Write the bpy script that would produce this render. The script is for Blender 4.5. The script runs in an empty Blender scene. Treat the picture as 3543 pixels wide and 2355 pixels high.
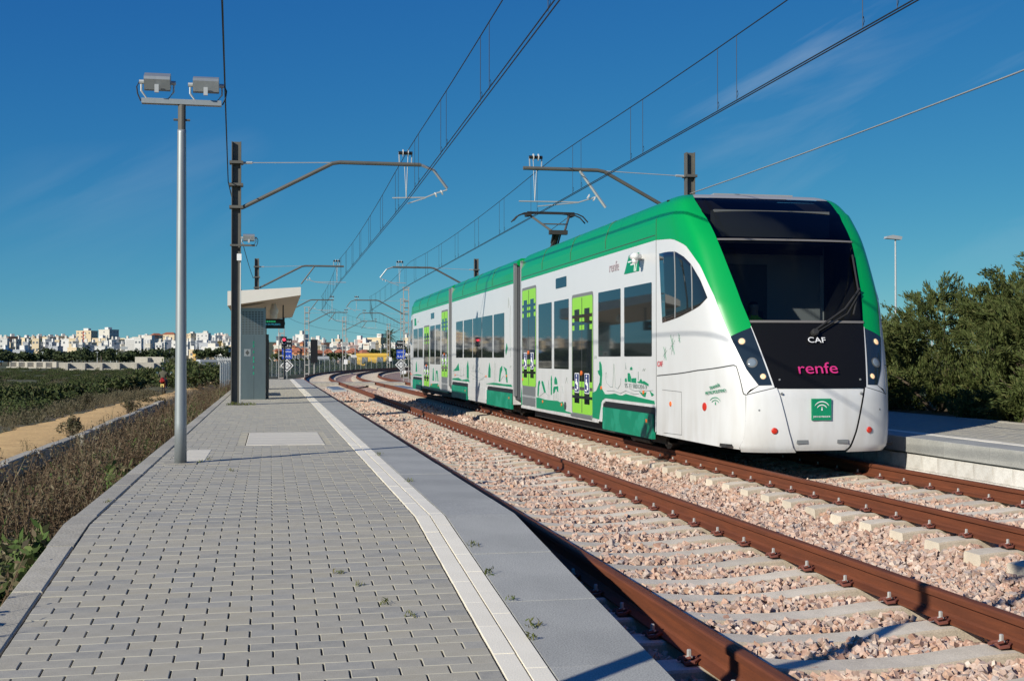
import bpy, math, random
import numpy as np
from mathutils import Vector, Matrix
R = math.radians
random.seed(7)
rng = np.random.default_rng(7)
sc = bpy.context.scene
col = sc.collection

# ------------------------------------------------------------------ camera
# world frame: x to the right of the near track's centre line, y along the track, z above rail head (metres)
CAMX, CAMZ = -3.05, 1.376
FPX, H0 = 4235.0, 1238.0
PITCH = math.atan((H0 - 1177.5) / FPX)
YAW = 1.766 - math.pi / 2
cd = bpy.data.cameras.new('camera')
cam = bpy.data.objects.new('camera', cd); col.objects.link(cam)
cd.sensor_width = 36.0; cd.lens = 36.0 * FPX / 3543.0
cd.clip_start = 0.1; cd.clip_end = 20000
cam.location = (CAMX, 0, CAMZ); cam.rotation_euler = (math.pi / 2 + PITCH, 0, -YAW)
sc.camera = cam

# ------------------------------------------------------------------ sky, sun, exposure
SUN_EL, SHADOW_AZ = 25.0, 53.0            # shadows run 53 degrees to the right of the track direction
w = bpy.data.worlds.new('World'); sc.world = w; w.use_nodes = True
nt = w.node_tree; nt.nodes.clear()
N = nt.nodes.new; L = nt.links.new
out = N('ShaderNodeOutputWorld'); bg = N('ShaderNodeBackground'); sky = N('ShaderNodeTexSky')
sky.sky_type = 'NISHITA'; sky.sun_disc = False
sky.sun_elevation = R(SUN_EL); sky.sun_rotation = R(180 + SHADOW_AZ)
sky.air_density = 0.7; sky.dust_density = 0.0; sky.ozone_density = 1.0; sky.altitude = 0
# the photograph's deep blue: each channel of the sky model gets its own contrast and gain
sp = N('ShaderNodeSeparateColor'); hs = N('ShaderNodeCombineColor'); L(sky.outputs[0], sp.inputs[0])
for i, (gain, gam, lift) in enumerate(((.07, 1.5, .045), (.57, .88, 0.), (2.02, .4, 0.))):
    p_ = N('ShaderNodeMath'); p_.operation = 'POWER'; p_.inputs[1].default_value = gam; L(sp.outputs[i], p_.inputs[0])
    g_ = N('ShaderNodeMath'); g_.operation = 'MULTIPLY'; g_.inputs[1].default_value = gain; L(p_.outputs[0], g_.inputs[0])
    l_ = N('ShaderNodeMath'); l_.inputs[1].default_value = lift; L(g_.outputs[0], l_.inputs[0]); L(l_.outputs[0], hs.inputs[i])
tc = N('ShaderNodeTexCoord'); sx = N('ShaderNodeSeparateXYZ'); L(tc.outputs['Generated'], sx.inputs[0])
mp = N('ShaderNodeMapping'); mp.vector_type = 'TEXTURE'; mp.inputs['Rotation'].default_value = (0, R(-30), 0); mp.inputs['Scale'].default_value = (.42, .5, .075)
mp.inputs['Location'].default_value = (.23, .37, 0.)
L(tc.outputs['Generated'], mp.inputs[0])
cn = N('ShaderNodeTexNoise'); cn.inputs['Scale'].default_value = 1.1; cn.inputs['Detail'].default_value = 7; cn.inputs['Roughness'].default_value = .55; cn.inputs['Distortion'].default_value = .6
L(mp.outputs[0], cn.inputs['Vector'])
cr_ = N('ShaderNodeValToRGB'); cr_.color_ramp.elements[0].position = .55; cr_.color_ramp.elements[1].position = .92
L(cn.outputs[0], cr_.inputs[0])
fz = N('ShaderNodeMapRange'); fz.inputs[1].default_value = .04; fz.inputs[2].default_value = .22; L(sx.outputs[2], fz.inputs[0])
mk = N('ShaderNodeTexNoise'); mk.inputs['Scale'].default_value = 2.2; mk.inputs['Detail'].default_value = 2; mo_ = N('ShaderNodeMapping'); mo_.inputs['Location'].default_value = (1.17, .3, .4); L(tc.outputs['Generated'], mo_.inputs[0]); L(mo_.outputs[0], mk.inputs['Vector'])
mr = N('ShaderNodeMapRange'); mr.inputs[1].default_value = .52; mr.inputs[2].default_value = .65; L(mk.outputs[0], mr.inputs[0])
ck = N('ShaderNodeMath'); ck.operation = 'MULTIPLY'; L(cr_.outputs[0], ck.inputs[0]); L(mr.outputs[0], ck.inputs[1])
cm = N('ShaderNodeMath'); cm.operation = 'MULTIPLY'; L(ck.outputs[0], cm.inputs[0]); L(fz.outputs[0], cm.inputs[1])
cm2 = N('ShaderNodeMath'); cm2.operation = 'MULTIPLY'; cm2.inputs[1].default_value = .8; L(cm.outputs[0], cm2.inputs[0])
mx = N('ShaderNodeMixRGB'); mx.inputs[2].default_value = (5.6, 6.3, 6.8, 1)
L(hs.outputs[0], mx.inputs[1]); L(cm2.outputs[0], mx.inputs[0])
L(mx.outputs[0], bg.inputs[0]); bg.inputs[1].default_value = 0.1
L(bg.outputs[0], out.inputs[0])
az = R(SHADOW_AZ); el = R(SUN_EL)
sun_dir = Vector((math.sin(az) * math.cos(el), math.cos(az) * math.cos(el), -math.sin(el)))
sd = bpy.data.lights.new('sun', 'SUN'); sd.energy = 5.0; sd.angle = R(0.5); sd.color = (1.0, .945, .83)
so = bpy.data.objects.new('sun', sd); col.objects.link(so); so.rotation_euler = sun_dir.to_track_quat('-Z', 'Y').to_euler()
vs = sc.view_settings; vs.view_transform = 'Standard'; vs.look = 'None'; vs.gamma = 1; vs.exposure = 0.12; vs.use_curve_mapping = False
sc.cycles.max_bounces = 6; sc.cycles.transparent_max_bounces = 12

# ------------------------------------------------------------------ pixel <-> place helpers (photograph pixels, 3543 wide)
def ray(px, py):
    a = (px - 1771.5) / FPX; b = (1177.5 - py) / FPX
    v = (a, math.cos(PITCH) - b * math.sin(PITCH), math.sin(PITCH) + b * math.cos(PITCH))
    c, s = math.cos(YAW), math.sin(YAW)
    return Vector((v[0] * c + v[1] * s, -v[0] * s + v[1] * c, v[2]))
def at(px, py, z=None, d=None):
    r = ray(px, py)
    t = (z - CAMZ) / r.z if z is not None else d / math.hypot(r.x, r.y)
    return Vector((CAMX + r.x * t, r.y * t, CAMZ + r.z * t))

# ------------------------------------------------------------------ materials
MAT = {}
def M(name, c, rough=.6, metal=0., spec=.5, c2=None, nscale=4., namt=.5, detail=4., bump=0., bscale=30., rnd=0., rndcols=None, emit=0., coat=0., stretch=None, ramp=(.35, .65), speck=None):
    m = bpy.data.materials.new(name); m.use_nodes = True; MAT[name] = m
    nt = m.node_tree; b = nt.nodes['Principled BSDF']; N = nt.nodes.new; L = nt.links.new
    b.inputs['Roughness'].default_value = rough; b.inputs['Metallic'].default_value = metal
    b.inputs['Specular IOR Level'].default_value = spec
    if coat: b.inputs['Coat Weight'].default_value = coat; b.inputs['Coat Roughness'].default_value = .06
    c = (*c, 1) if len(c) == 3 else c
    b.inputs['Base Color'].default_value = c
    need = c2 or bump or speck
    if need:
        tc = N('ShaderNodeTexCoord'); vec = tc.outputs['Object']
        if stretch:
            mp = N('ShaderNodeMapping'); mp.inputs['Scale'].default_value = stretch; L(vec, mp.inputs[0]); vec = mp.outputs[0]
    src = None
    if rndcols:
        at_ = N('ShaderNodeAttribute'); at_.attribute_name = 'rnd'
        rp = N('ShaderNodeValToRGB'); rp.color_ramp.interpolation = 'LINEAR'
        els = rp.color_ramp.elements
        while len(els) < len(rndcols): els.new(.5)
        for i, cc in enumerate(rndcols): els[i].position = i / (len(rndcols) - 1); els[i].color = (*cc, 1)
        L(at_.outputs['Fac'], rp.inputs[0]); src = rp.outputs[0]
    if c2:
        n = N('ShaderNodeTexNoise'); n.inputs['Scale'].default_value = nscale; n.inputs['Detail'].default_value = detail; n.inputs['Roughness'].default_value = .6; L(vec, n.inputs['Vector'])
        r = N('ShaderNodeMapRange'); r.inputs[1].default_value = ramp[0]; r.inputs[2].default_value = ramp[1]; r.inputs[4].default_value = namt; L(n.outputs[0], r.inputs[0])
        mx = N('ShaderNodeMixRGB'); L(r.outputs[0], mx.inputs[0])
        if src: L(src, mx.inputs[1])
        else: mx.inputs[1].default_value = c
        mx.inputs[2].default_value = (*c2, 1); src = mx.outputs[0]
    if speck:
        v = N('ShaderNodeTexNoise'); v.inputs['Scale'].default_value = speck[0]; v.inputs['Detail'].default_value = 2; L(vec, v.inputs['Vector'])
        r = N('ShaderNodeMapRange'); r.inputs[1].default_value = .35; r.inputs[2].default_value = .65; r.inputs[3].default_value = 1 - speck[1]; r.inputs[4].default_value = 1 + speck[1]; L(v.outputs[0], r.inputs[0])
        mu = N('ShaderNodeVectorMath'); mu.operation = 'SCALE'
        if src: L(src, mu.inputs[0])
        else: mu.inputs[0].default_value = c[:3]
        L(r.outputs[0], mu.inputs['Scale']); src = mu.outputs[0]
    if rnd:
        at_ = N('ShaderNodeAttribute'); at_.attribute_name = 'rnd'
        r = N('ShaderNodeMapRange'); r.inputs[3].default_value = 1 - rnd; r.inputs[4].default_value = 1 + rnd; L(at_.outputs['Fac'], r.inputs[0])
        mu = N('ShaderNodeVectorMath'); mu.operation = 'SCALE'
        if src: L(src, mu.inputs[0])
        else: mu.inputs[0].default_value = c[:3]
        L(r.outputs[0], mu.inputs['Scale']); src = mu.outputs[0]
    if src: L(src, b.inputs['Base Color'])
    if bump:
        n = N('ShaderNodeTexNoise'); n.inputs['Scale'].default_value = bscale; n.inputs['Detail'].default_value = 5; L(vec, n.inputs['Vector'])
        bp = N('ShaderNodeBump'); bp.inputs['Strength'].default_value = 1; bp.inputs['Distance'].default_value = bump; L(n.outputs[0], bp.inputs['Height']); L(bp.outputs[0], b.inputs['Normal'])
    if emit:
        b.inputs['Emission Color'].default_value = c; b.inputs['Emission Strength'].default_value = emit
    return m
def leafmat(name, cols, trans=.25, rough=.6):
    m = M(name, cols[0], rough=rough, rndcols=cols, spec=.25)
    nt = m.node_tree; b = nt.nodes['Principled BSDF']; N = nt.nodes.new; L = nt.links.new
    t = N('ShaderNodeBsdfTranslucent'); mx = N('ShaderNodeMixShader'); mx.inputs[0].default_value = trans
    src = b.inputs['Base Color'].links[0].from_socket; L(src, t.inputs[0])
    o = nt.nodes['Material Output']; L(b.outputs[0], mx.inputs[1]); L(t.outputs[0], mx.inputs[2]); L(mx.outputs[0], o.inputs[0])
    return m
def glassmat(name, tint, gloss=.03, ior=1.5, fbase=0.):
    m = bpy.data.materials.new(name); m.use_nodes = True; MAT[name] = m; nt = m.node_tree; nt.nodes.clear(); N = nt.nodes.new; L = nt.links.new
    o = N('ShaderNodeOutputMaterial'); t = N('ShaderNodeBsdfTransparent'); t.inputs[0].default_value = (*tint, 1)
    g = N('ShaderNodeBsdfGlossy'); g.inputs['Roughness'].default_value = gloss; f = N('ShaderNodeFresnel'); f.inputs[0].default_value = ior
    a = N('ShaderNodeMath'); a.inputs[1].default_value = fbase; L(f.outputs[0], a.inputs[0])
    mx = N('ShaderNodeMixShader'); L(a.outputs[0], mx.inputs[0]); L(t.outputs[0], mx.inputs[1]); L(g.outputs[0], mx.inputs[2]); L(mx.outputs[0], o.inputs[0]); return m

M('paver', (.40, .38, .33), .85, c2=(.46, .43, .35), nscale=14, namt=.45, bump=.0008, bscale=180, rndcols=[(.275, .268, .24), (.355, .33, .265), (.40, .365, .28), (.335, .315, .265), (.385, .35, .265), (.31, .303, .275), (.41, .378, .295)], speck=(260, .14))
M('joint_sand', (.055, .05, .042), .95, c2=(.1, .09, .075), nscale=20)
M('white_tile', (.86, .80, .66), .75, c2=(.79, .735, .60), nscale=5, namt=.6, rnd=.03, bump=.001, bscale=120, speck=(200, .06))
M('granite', (.39, .388, .355), .8, c2=(.31, .31, .285), nscale=1.6, namt=.85, speck=(140, .26), rnd=.05, bump=.001, bscale=200)
M('kerb_concrete', (.42, .39, .32), .9, c2=(.32, .295, .235), nscale=7, namt=.7, speck=(120, .15), rnd=.12, bump=.003, bscale=60)
M('concrete', (.42, .395, .335), .88, c2=(.27, .25, .215), nscale=5, namt=.7, speck=(140, .12), bump=.002, bscale=80)
M('effloresce', (.43, .405, .33), .9)
M('cover_light', (.66, .61, .50), .8, c2=(.56, .52, .43), nscale=5, rnd=.05)
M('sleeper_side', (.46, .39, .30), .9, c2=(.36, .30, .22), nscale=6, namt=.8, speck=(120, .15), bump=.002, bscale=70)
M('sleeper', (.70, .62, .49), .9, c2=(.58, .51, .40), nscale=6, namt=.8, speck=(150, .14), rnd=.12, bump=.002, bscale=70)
M('block', (.66, .64, .59), .9, c2=(.38, .34, .28), nscale=4, namt=.8, ramp=(.45, .7), speck=(90, .1), rnd=.12, bump=.003, bscale=40)
M('rust_rail', (.175, .053, .023), .72, spec=.3, c2=(.11, .036, .018), nscale=3, namt=.8, stretch=(6, .7, 9), speck=(130, .16), bump=.0008, bscale=150)
M('clip_steel', (.20, .06, .04), .7, c2=(.07, .03, .02), nscale=20)
M('bolt', (.5, .49, .46), .55, metal=.5)
M('stone', (.5, .3, .22), .9, rndcols=[(.33, .19, .14), (.48, .31, .23), (.52, .37, .285), (.45, .32, .255), (.56, .44, .355), (.37, .315, .285), (.48, .29, .19), (.60, .50, .42), (.44, .27, .20)], speck=(60, .14))
M('ballast', (.50, .34, .26), .95, c2=(.33, .215, .165), nscale=26, namt=1, detail=2, bump=.03, bscale=24, speck=(45, .35))
M('galv', (.33, .36, .37), .5, metal=.55, c2=(.27, .30, .31), nscale=3, namt=.7, stretch=(4, 4, .6))
M('galv_light', (.46, .48, .48), .5, metal=.3, c2=(.38, .40, .40), nscale=4)
M('mast_grey', (.105, .103, .09), .6, c2=(.08, .078, .07), nscale=3, namt=.7)
M('mast_far', (.30, .30, .285), .7)
M('wire', (.03, .03, .03), .6, metal=.4)
M('wire_grey', (.45, .45, .43), .5, metal=.5)
M('insulator', (.6, .6, .58), .3)
M('black', (.012, .012, .013), .5)
M('rubber', (.02, .02, .021), .8)
M('white_paint', (.66, .665, .66), .32, coat=.25, c2=(.63, .635, .63), nscale=1.3, namt=.5)
M('green_paint', (.0, .325, .065), .3, coat=.4, c2=(.003, .30, .062), nscale=.8, namt=.6)
def grime(name, tint, z0, z1, amt):
    m = MAT[name]; nt = m.node_tree; N = nt.nodes.new; L = nt.links.new; b = nt.nodes['Principled BSDF']; old = b.inputs['Base Color'].links[0].from_socket
    g = N('ShaderNodeNewGeometry'); s_ = N('ShaderNodeSeparateXYZ'); L(g.outputs['Position'], s_.inputs[0]); r = N('ShaderNodeMapRange'); r.inputs[1].default_value = z1; r.inputs[2].default_value = z0; L(s_.outputs[2], r.inputs[0])
    mp = N('ShaderNodeMapping'); mp.inputs['Scale'].default_value = (3, 3, .7); L(g.outputs['Position'], mp.inputs[0]); n = N('ShaderNodeTexNoise'); n.inputs['Scale'].default_value = 1.6; n.inputs['Detail'].default_value = 8; L(mp.outputs[0], n.inputs['Vector'])
    a = N('ShaderNodeMapRange'); a.inputs[1].default_value = .4; a.inputs[2].default_value = .75; a.inputs[4].default_value = amt; L(n.outputs[0], a.inputs[0])
    q = N('ShaderNodeMath'); q.operation = 'MULTIPLY'; L(r.outputs[0], q.inputs[0]); L(a.outputs[0], q.inputs[1]); mx = N('ShaderNodeMixRGB'); mx.inputs[2].default_value = (*tint, 1); L(q.outputs[0], mx.inputs[0]); L(old, mx.inputs[1]); L(mx.outputs[0], b.inputs['Base Color'])
grime('white_paint', (.36, .32, .26), .25, 1.6, .45)
M('green_skirt', (.0, .21, .115), .42, c2=(.012, .27, .16), nscale=2.2, namt=1, ramp=(.5, .56), detail=6)
M('green_art', (.0, .235, .105), .4)
M('sketch', (.25, .30, .28), .5)
M('lime', (.26, .60, .05), .4)
M('dark_glass', (.012, .017, .02), .03, spec=.9)
M('mask_black', (.008, .008, .008), .22, spec=.22)
M('lamp_glass', (.016, .026, .036), .06, spec=.8)
M('roof_grey', (.30, .31, .32), .5); M('trim_dark', (.16, .15, .14), .5)
M('line_dark', (.05, .055, .055), .6)
M('rubber_grey', (.17, .18, .185), .6)
M('bellows', (.06, .065, .07), .8)
M('steel_step', (.30, .31, .31), .45, metal=.6)
M('orange_lamp', (.75, .16, .03), .35)
M('red_lamp', (.55, .03, .015), .3)
M('warm_lamp', (1., .62, .33), .3, emit=.45)
M('cool_lamp', (.17, .21, .25), .15, spec=.8)
M('sticker_blue', (.03, .045, .16), .4)
M('sticker_white', (.8, .8, .8), .5)
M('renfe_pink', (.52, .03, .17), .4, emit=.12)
M('renfe_grey', (.42, .34, .36), .5)
M('caf_red', (.6, .02, .03), .4)
M('underframe', (.035, .033, .03), .7, c2=(.02, .02, .02), nscale=6)
M('wheel', (.09, .08, .07), .5, metal=.6)
M('steel_panel', (.33, .375, .36), .34, metal=.95, c2=(.27, .31, .30), nscale=2, namt=.7, stretch=(2, 2, .5))
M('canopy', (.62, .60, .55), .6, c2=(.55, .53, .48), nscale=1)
M('canopy_under', (.62, .51, .38), .7, c2=(.54, .44, .33), nscale=1.5)  # warm bounce light put into the underside colour
M('sign_black', (.01, .01, .011), .4)
M('sign_blue', (.012, .06, .42), .4)
M('sign_white', (.75, .76, .75), .5)
M('led_green', (.03, .5, .2), .5, emit=.45)
M('led_cyan', (.06, .4, .6), .5, emit=.45)
M('led_red', (1., .03, .06), .5, emit=3.0)
M('dirt', (.70, .46, .19), .95, c2=(.58, .37, .15), nscale=1.2, namt=.9, bump=.02, bscale=9, speck=(16, .12))
M('soil', (.17, .125, .075), .95, c2=(.085, .085, .035), nscale=.35, namt=1, bump=.05, bscale=4, speck=(9, .25))
M('field', (.10, .085, .045), .95, c2=(.045, .065, .02), nscale=.09, namt=1, bump=.1, bscale=2.5, speck=(1.2, .35))
M('bark', (.10, .075, .05), .9, c2=(.06, .045, .03), nscale=8)
leafmat('weed_leaf', [(.10, .065, .04), (.15, .10, .06), (.115, .085, .05), (.24, .195, .125), (.09, .10, .04), (.07, .13, .03), (.14, .19, .055)], .2, .8)
leafmat('weed_green', [(.10, .14, .035), (.15, .18, .05), (.18, .15, .06), (.16, .19, .06)], .3)
leafmat('dry_grass', [(.20, .165, .10), (.14, .12, .07), (.26, .215, .14), (.10, .10, .05)], .2, .85)
leafmat('scrub', [(.03, .05, .016), (.055, .08, .022), (.08, .095, .03), (.04, .06, .02), (.11, .105, .045)], .12, .8)
leafmat('scrub_dry', [(.10, .085, .05), (.075, .075, .038), (.125, .105, .065), (.06, .065, .03)], .12, .8)
leafmat('tamarisk', [(.055, .08, .022), (.085, .115, .03), (.115, .14, .042), (.07, .095, .028), (.135, .14, .045), (.05, .085, .026)], .3, .7)
leafmat('tree_leaf', [(.03, .045, .018), (.045, .065, .025), (.065, .08, .032)], .15, .8)
leafmat('palm_leaf', [(.07, .085, .03), (.11, .115, .045), (.05, .065, .025)], .2, .7)

# ------------------------------------------------------------------ mesh helpers
BASE = {}
def wbase(o):
    while o is not None:
        if o.name in BASE: return BASE[o.name]
        o = o.parent
    return Vector((0, 0, 0))
def link(o, parent=None):
    col.objects.link(o)
    if parent is not None: o.parent = parent
    return o
def tag(o, label=None, cat=None, group=None, kind=None):
    if label: o['label'] = label
    if cat: o['category'] = cat
    if group: o['group'] = group
    if kind: o['kind'] = kind
    return o
def thing(name, label, cat, loc=(0, 0, 0), group=None, kind=None):
    o = bpy.data.objects.new(name, None); o.empty_display_size = .2; col.objects.link(o)
    o.location = loc; BASE[o.name] = Vector(loc); return tag(o, label, cat, group, kind)
class MB:
    def __init__(s): s.v = []; s.f = []; s.m = []; s.r = []; s.mi = 0; s.rv = 0.
    def add(s, vs, fs):
        o = len(s.v); s.v.extend([tuple(p) for p in vs]); s.r.extend([s.rv] * len(vs))
        for f in fs: s.f.append([i + o for i in f]); s.m.append(s.mi)
        return s
    def box(s, x0, x1, y0, y1, z0, z1):
        return s.add([(x0, y0, z0), (x1, y0, z0), (x1, y1, z0), (x0, y1, z0), (x0, y0, z1), (x1, y0, z1), (x1, y1, z1), (x0, y1, z1)],
                     [(3, 2, 1, 0), (4, 5, 6, 7), (0, 1, 5, 4), (1, 2, 6, 5), (2, 3, 7, 6), (3, 0, 4, 7)])
    def cbox(s, x0, x1, y0, y1, z0, z1, c=.004):
        # chamfered top
        vs = [(x0, y0, z0), (x1, y0, z0), (x1, y1, z0), (x0, y1, z0), (x0, y0, z1 - c), (x1, y0, z1 - c), (x1, y1, z1 - c), (x0, y1, z1 - c),
              (x0 + c, y0 + c, z1), (x1 - c, y0 + c, z1), (x1 - c, y1 - c, z1), (x0 + c, y1 - c, z1)]
        return s.add(vs, [(8, 9, 10, 11), (0, 1, 5, 4), (1, 2, 6, 5), (2, 3, 7, 6), (3, 0, 4, 7), (4, 5, 9, 8), (5, 6, 10, 9), (6, 7, 11, 10), (7, 4, 8, 11)])
    def prism(s, poly, ax, a, b):
        # poly in the two other axes (cyclic order kept), extruded along axis ax from a to b
        n = len(poly)
        def P(q, t): return {'x': (t, q[0], q[1]), 'y': (q[0], t, q[1]), 'z': (q[0], q[1], t)}[ax]
        ar = sum(poly[i][0] * poly[(i + 1) % n][1] - poly[(i + 1) % n][0] * poly[i][1] for i in range(n))
        if (ar < 0) != (ax == 'y'): poly = poly[::-1]
        if b < a: a, b = b, a
        vs = [P(q, a) for q in poly] + [P(q, b) for q in poly]
        fs = [tuple(range(n))[::-1], tuple(range(n, 2 * n))] + [(i, (i + 1) % n, n + (i + 1) % n, n + i) for i in range(n)]
        return s.add(vs, fs)
    def tube(s, pts, r, n=6, cap=True):
        pts = [Vector(p) for p in pts]; rs = r if isinstance(r, (list, tuple)) else [r] * len(pts)
        vs = []
        for i, p in enumerate(pts):
            d = (pts[min(i + 1, len(pts) - 1)] - pts[max(i - 1, 0)]).normalized()
            a = d.cross(Vector((0, 0, 1)) if abs(d.z) < .9 else Vector((1, 0, 0))).normalized(); b = d.cross(a)
            for k in range(n):
                t = 2 * math.pi * k / n; vs.append(p + (a * math.cos(t) + b * math.sin(t)) * rs[i])
        fs = [(i * n + k, i * n + (k + 1) % n, (i + 1) * n + (k + 1) % n, (i + 1) * n + k) for i in range(len(pts) - 1) for k in range(n)]
        if cap: fs += [tuple(range(n))[::-1], tuple(range((len(pts) - 1) * n, len(pts) * n))]
        return s.add(vs, fs)
    def lathe(s, prof, cx, cy, n=12, cap=True):
        vs = [(cx + r * math.cos(2 * math.pi * k / n), cy + r * math.sin(2 * math.pi * k / n), z) for r, z in prof for k in range(n)]
        fs = [(i * n + k, i * n + (k + 1) % n, (i + 1) * n + (k + 1) % n, (i + 1) * n + k) for i in range(len(prof) - 1) for k in range(n)]
        if cap: fs += [tuple(range(n))[::-1], tuple(range((len(prof) - 1) * n, len(prof) * n))]
        return s.add(vs, fs)
    def disc(s, c, nrm, r, h, n=12):
        c = Vector(c); d = Vector(nrm).normalized(); return s.tube([c, c + d * h * .7, c + d * h], [r, r, r * .75], n)
    def xf(s, mat):
        s.v = [tuple(mat @ Vector(p)) for p in s.v]; return s
    def mesh(s, name, mats, base=Vector((0, 0, 0)), smooth=False):
        me = bpy.data.meshes.new(name)
        me.from_pydata([(p[0] - base[0], p[1] - base[1], p[2] - base[2]) for p in s.v], [], s.f)
        for m in (mats if isinstance(mats, (list, tuple)) else [mats]): me.materials.append(MAT[m])
        if any(s.m): me.polygons.foreach_set('material_index', s.m)
        if any(s.r):
            a = me.attributes.new('rnd', 'FLOAT', 'POINT'); a.data.foreach_set('value', s.r)
        me.polygons.foreach_set('use_smooth', [bool(smooth)] * len(me.polygons))
        me.update(); return me
    def build(s, name, mats, parent=None, smooth=False):
        return link(bpy.data.objects.new(name, s.mesh(name, mats, wbase(parent), smooth)), parent)
def np_mesh(name, V, F, mat, rnd=None, parent=None, smooth=False, midx=None):
    me = bpy.data.meshes.new(name); V = np.asarray(V, dtype=np.float32); F = np.asarray(F, dtype=np.int32)
    b = wbase(parent); V = V - np.array(b, dtype=np.float32)
    n, (m, k) = len(V), F.shape
    me.vertices.add(n); me.vertices.foreach_set('co', V.ravel())
    me.loops.add(m * k); me.loops.foreach_set('vertex_index', F.ravel())
    me.polygons.add(m); me.polygons.foreach_set('loop_start', np.arange(m, dtype=np.int32) * k)
    for q in (mat if isinstance(mat, (list, tuple)) else [mat]): me.materials.append(MAT[q])
    if midx is not None: me.polygons.foreach_set('material_index', midx)
    me.update(calc_edges=True); me.validate()
    if rnd is not None:
        a = me.attributes.new('rnd', 'FLOAT', 'POINT'); a.data.foreach_set('value', np.asarray(rnd, dtype=np.float32))
    me.polygons.foreach_set('use_smooth', np.full(m, bool(smooth)))
    return link(bpy.data.objects.new(name, me), parent)
def text_obj(name, s, size, origin, right, up, mat, parent, align='CENTER', squash=1., extrude=.0015, shear=0.):
    cu = bpy.data.curves.new('t', 'FONT'); cu.body = s; cu.size = size; cu.align_x = align; cu.extrude = extrude; cu.shear = shear
    o = bpy.data.objects.new('t', cu); col.objects.link(o)
    dg = bpy.context.evaluated_depsgraph_get(); me = bpy.data.meshes.new_from_object(o.evaluated_get(dg))
    bpy.data.objects.remove(o); bpy.data.curves.remove(cu)
    r = Vector(right).normalized(); u = Vector(up).normalized(); n = r.cross(u)
    mt = Matrix(((r.x * squash, u.x, n.x, 0), (r.y * squash, u.y, n.y, 0), (r.z * squash, u.z, n.z, 0), (0, 0, 0, 1)))
    me.transform(mt); b = wbase(parent); me.transform(Matrix.Translation(Vector(origin) - b))
    me.materials.clear(); me.materials.append(MAT[mat]); me.name = name
    return link(bpy.data.objects.new(name, me), parent)
def copy_tree(o, loc, rotz=0., **tags):
    c = o.copy(); col.objects.link(c); c.location = loc; c.rotation_euler = (0, 0, rotz)
    for k, v in tags.items(): c[k] = v
    for ch in list(o.children):
        d = ch.copy(); col.objects.link(d); d.parent = c
        for g in list(ch.children):
            e = g.copy(); col.objects.link(e); e.parent = d
    return c
def leaves(P, size, rnd, aspect=.35, up=0., dirs=None):
    # leaf quads (bent diamond) at points P with size array; returns V,F,rnd
    n = len(P); d = rng.normal(size=(n, 3)) if dirs is None else dirs + rng.normal(size=(n, 3)) * .25
    d[:, 2] += up; d /= np.linalg.norm(d, axis=1, keepdims=True)
    q = rng.normal(size=(n, 3)); b = np.cross(d, q); b /= np.linalg.norm(b, axis=1, keepdims=True) + 1e-9
    L_ = np.asarray(size)[:, None]; W = L_ * aspect
    V = np.stack([P - d * L_ * .5, P + b * W * .5, P + d * L_ * .5, P - b * W * .5], 1).reshape(-1, 3)
    F = np.arange(n * 4).reshape(-1, 4); return V, F, np.repeat(rnd, 4)
# ------------------------------------------------------------------ track geometry
RC, S0 = 330.0, 75.0
T2 = 3.79
def trk(s, t):
    if s <= S0: return (t, s)
    a = (s - S0) / RC
    return (RC * (1 - math.cos(a)) + t * math.cos(a), S0 + RC * math.sin(a) - t * math.sin(a))
def trk_ang(s): return max(0., (s - S0) / RC)
def smooth(a, b, x):
    t = np.clip((x - a) / (b - a), 0, 1); return t * t * (3 - 2 * t)

# ------------------------------------------------------------------ terrain
def vnoise(x, y, k, seed=0):
    return np.sin(x * k + seed) * np.cos(y * k * 1.3 + seed * 2.1) + .5 * np.sin(x * k * 2.3 + 1.7 + seed) * np.sin(y * k * 1.9 + seed)
def ground_h(x, y):
    x = np.asarray(x, float); y = np.asarray(y, float)
    xc = np.where(y > S0, (y - S0) ** 2 / (2 * RC), 0.); t = x - np.minimum(xc, 120)
    h = np.full(x.shape, -.62)
    left = -.62 + .27 * smooth(-3.5, -4.5, t) - .62 * smooth(-4.9, -7.4, t) + .2 * smooth(-7.75, -8.3, t)
    left = left + (.05 * vnoise(x, y, 1.3)) * smooth(-4.5, -5.2, t) * (1 - smooth(-7, -7.6, t))
    left = left - .25 * smooth(-10.8, -14, t) + .10 * vnoise(x, y, .35, 2) * smooth(-11, -13, t)
    h = np.where(t < -3.5, left, h)
    h = np.where(t > 8.6, -.62 + .85 * smooth(8.6, 9.2, t) + .1 * vnoise(x, y, .5) * smooth(9, 12, t), h)
    r = np.hypot(x + 3.05, y); ang = np.degrees(np.arctan2(x + 3.05, y))
    hill = 17 * smooth(560, 1250, r) + 9 * smooth(1250, 2200, r)
    hill *= smooth(14, 4, ang) * .75 + .25
    mid = (.3 + .7 * smooth(-3.5, -1., ang)) * smooth(170, 290, r)
    return h + hill + mid
gx = np.unique(np.concatenate([np.linspace(-5200, -400, 22), np.linspace(-400, -60, 40), np.linspace(-60, -12, 60), np.linspace(-12, -3, 50), np.linspace(-3, 16, 30), np.linspace(16, 120, 30), np.linspace(120, 700, 30), np.linspace(700, 5200, 20)]))
gy = np.unique(np.concatenate([np.linspace(-900, -20, 14), np.linspace(-20, 60, 120), np.linspace(60, 260, 110), np.linspace(260, 1500, 80), np.linspace(1500, 7000, 22)]))
GX, GY = np.meshgrid(gx, gy); GZ = ground_h(GX, GY)
nx, ny = len(gx), len(gy)
ii = np.arange(ny - 1)[:, None] * nx + np.arange(nx - 1)[None]
GF = np.stack([ii, ii + 1, ii + nx + 1, ii + nx], -1).reshape(-1, 4)
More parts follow.
